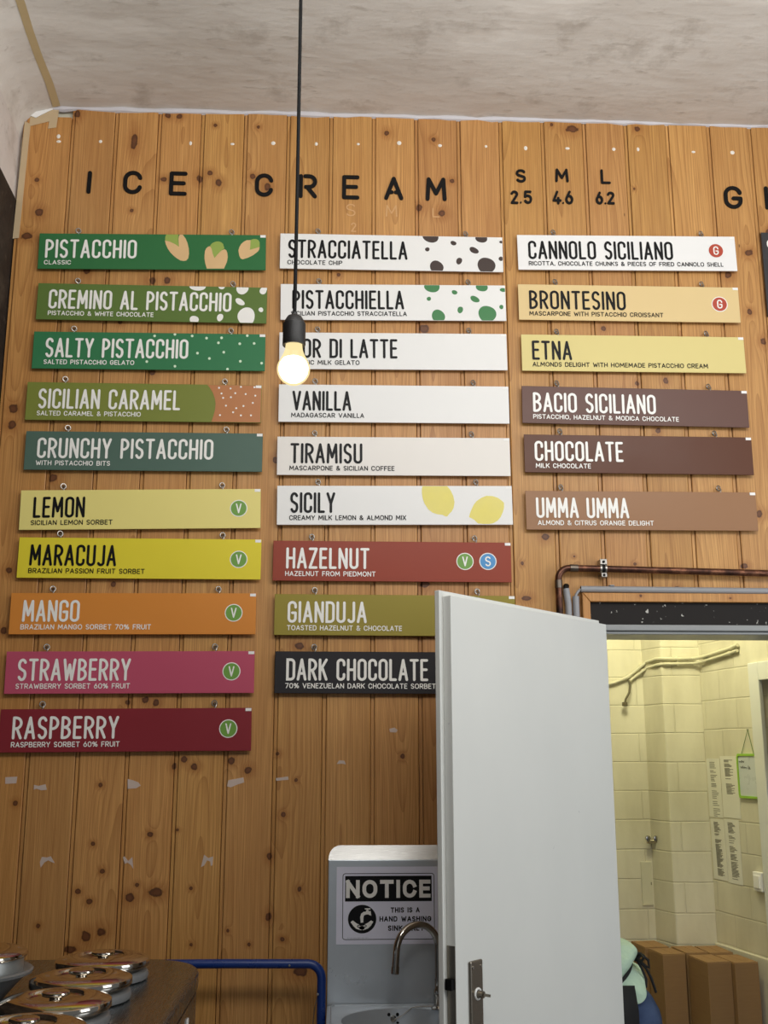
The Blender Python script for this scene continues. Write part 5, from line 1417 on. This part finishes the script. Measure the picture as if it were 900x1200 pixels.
ss = top_.modifiers.new('subdivision', 'SUBSURF'); ss.levels = ss.render_levels = 2
for sg in (-1, 1):
    bm = bmesh.new()
    tube(bm, [(-0.375, sg * 0.130, 0.985), (-0.400, sg * 0.175, 0.955), (-0.415, sg * 0.190, 0.89), (-0.428, sg * 0.190, 0.81)], [0.075, 0.072, 0.066, 0.064], 20)
    sl = mesh_obj('sleeve', bm, M_mint, top_, smooth=True)
# hair, face
M_hair = plain('dark_hair', (52, 38, 30), 0.6, var=0.2, scale=60)
bm = bmesh.new(); bmesh.ops.create_uvsphere(bm, u_segments=24, v_segments=16, radius=0.103)
for v in bm.verts:
    v.co.x = v.co.x * 1.05 - 0.600; v.co.y *= 0.90; v.co.z = v.co.z * 0.92 + 0.985
    if v.co.z < 0.925: v.co.z = 0.925 + (v.co.z - 0.925) * 0.3
mesh_obj('hair', bm, M_hair, person, smooth=True)
M_eye = plain('eye_white', (236, 234, 230), 0.3)
for sg in (-1, 1):
    bm = bmesh.new(); bmesh.ops.create_uvsphere(bm, u_segments=12, v_segments=8, radius=0.012); bmesh.ops.translate(bm, verts=bm.verts, vec=(-0.672, sg * 0.030, 0.912)); mesh_obj('eye', bm, M_eye, person, smooth=True)
bm = bmesh.new(); lathe(bm, [(0, -0.022), (0.008, -0.014), (0.014, 0.0), (0.012, 0.012)], 12, c=(-0.682, 0, 0.888), axis='X'); mesh_obj('nose', bm, M_skin, person, smooth=True)
bm = bmesh.new(); tube(bm, [(-0.664, -0.02, 0.862), (-0.671, 0, 0.860), (-0.664, 0.02, 0.862)], 0.005, 8); mesh_obj('mouth', bm, plain('lips', (170, 96, 88), 0.4), person, smooth=True)
# apron: front cloth, waist strap, bow
M_apron = plain('apron_black', (20, 20, 22), 0.8, var=0.1)
def loop(c, rx, ry, tilt, n=28):
    o = []
    for i in range(n):
        a = 2 * math.pi * i / n
        x, y, z = rx * math.cos(a), ry * math.sin(a), 0
        o.append((c[0] + x * math.cos(tilt) - z * math.sin(tilt), c[1] + y, c[2] + x * math.sin(tilt)))
    return o
bm = bmesh.new()
e1 = Vector((0.835, 0, 0.550))
tube(bm, [Vector((0.866 - 0.93, 0, 0.893)) + e1 * (0.1055 * math.cos(t)) + Vector((0, 0.1545 * math.sin(t), 0)) for t in [2 * math.pi * i / 40 for i in range(40)]], 0.0075, 8, closed=True)
ap_ = mesh_obj('apron', bm, M_apron, person, smooth=True)
bm = bmesh.new()
rows = []
for i in range(8):
    z = 0.84 - i * 0.055
    rows.append([bm.verts.new((-0.165 - 0.02 * math.cos(k * 0.5) + 0.05 * abs(k) / 4 - i * 0.004, k * 0.045, z)) for k in range(-4, 5)])
for a, b in zip(rows, rows[1:]):
    for k in range(8): bm.faces.new((a[k], a[k + 1], b[k + 1], b[k]))
ff = mesh_obj('cloth', bm, M_apron, ap_, smooth=True); ff.modifiers.new('thickness', 'SOLIDIFY').thickness = 0.004
KN = Vector((0.034, -0.060, 0.964))     # the knot at the small of the back
def bow_tube(name, q, r):
    bm = bmesh.new(); tube(bm, [KN + Vector(v) for v in q], r, 8); o = mesh_obj(name, bm, M_apron, ap_, smooth=True)
bow_tube('knot', [(-.006, 0, -.006), (.006, -.004, .004), (.012, 0, .010)], 0.011)
bow_tube('bow', [(0, 0, 0), (.022, -.012, .008), (.038, -.014, -.008), (.040, -.012, -.030), (.024, -.006, -.020), (.004, 0, -.002)], 0.0045)
bow_tube('bow', [(0, 0, 0), (.010, -.03, .016), (.014, -.05, .006), (.008, -.04, -.006), (0, 0, 0)], 0.0045)
bow_tube('ribbon', [(0, 0, 0), (.030, -.008, -.030), (.046, -.010, -.062), (.060, -.006, -.105)], 0.0042)
bow_tube('ribbon', [(0, 0, 0), (.014, -.02, -.030), (.024, -.03, -.060), (.022, -.03, -.085)], 0.0042)
# side edge of the apron cloth hanging along the hip
bm = bmesh.new()
prev = None
for i in range(9):
    z = 0.90 - i * 0.07
    q = [bm.verts.new((x, -0.165 - 0.012 * math.sin(i), z)) for x in (-0.14, -0.06 + 0.006 * math.sin(i * 1.3), 0.000 + 0.008 * math.sin(i))]
    if prev:
        for k in range(2): bm.faces.new((prev[k], prev[k + 1], q[k + 1], q[k]))
    prev = q
sd_ = mesh_obj('side_cloth', bm, M_apron, ap_, smooth=True); sd_.modifiers.new('thickness', 'SOLIDIFY').thickness = 0.004
# shoes
M_shoe = plain('shoe_black', (30, 30, 32), 0.6)
for sg in (-1, 1):
    bm = bmesh.new(); bmesh.ops.create_uvsphere(bm, u_segments=20, v_segments=12, radius=1.0)
    for v in bm.verts:
        v.co = Vector((v.co.x * 0.135 - 0.055, v.co.y * 0.050 + sg * 0.108, max(0.0, v.co.z * 0.062 * (1.0 if v.co.x > 0 else 0.8) + 0.036)))
    mesh_obj('shoe', bm, M_shoe, person, smooth=True)
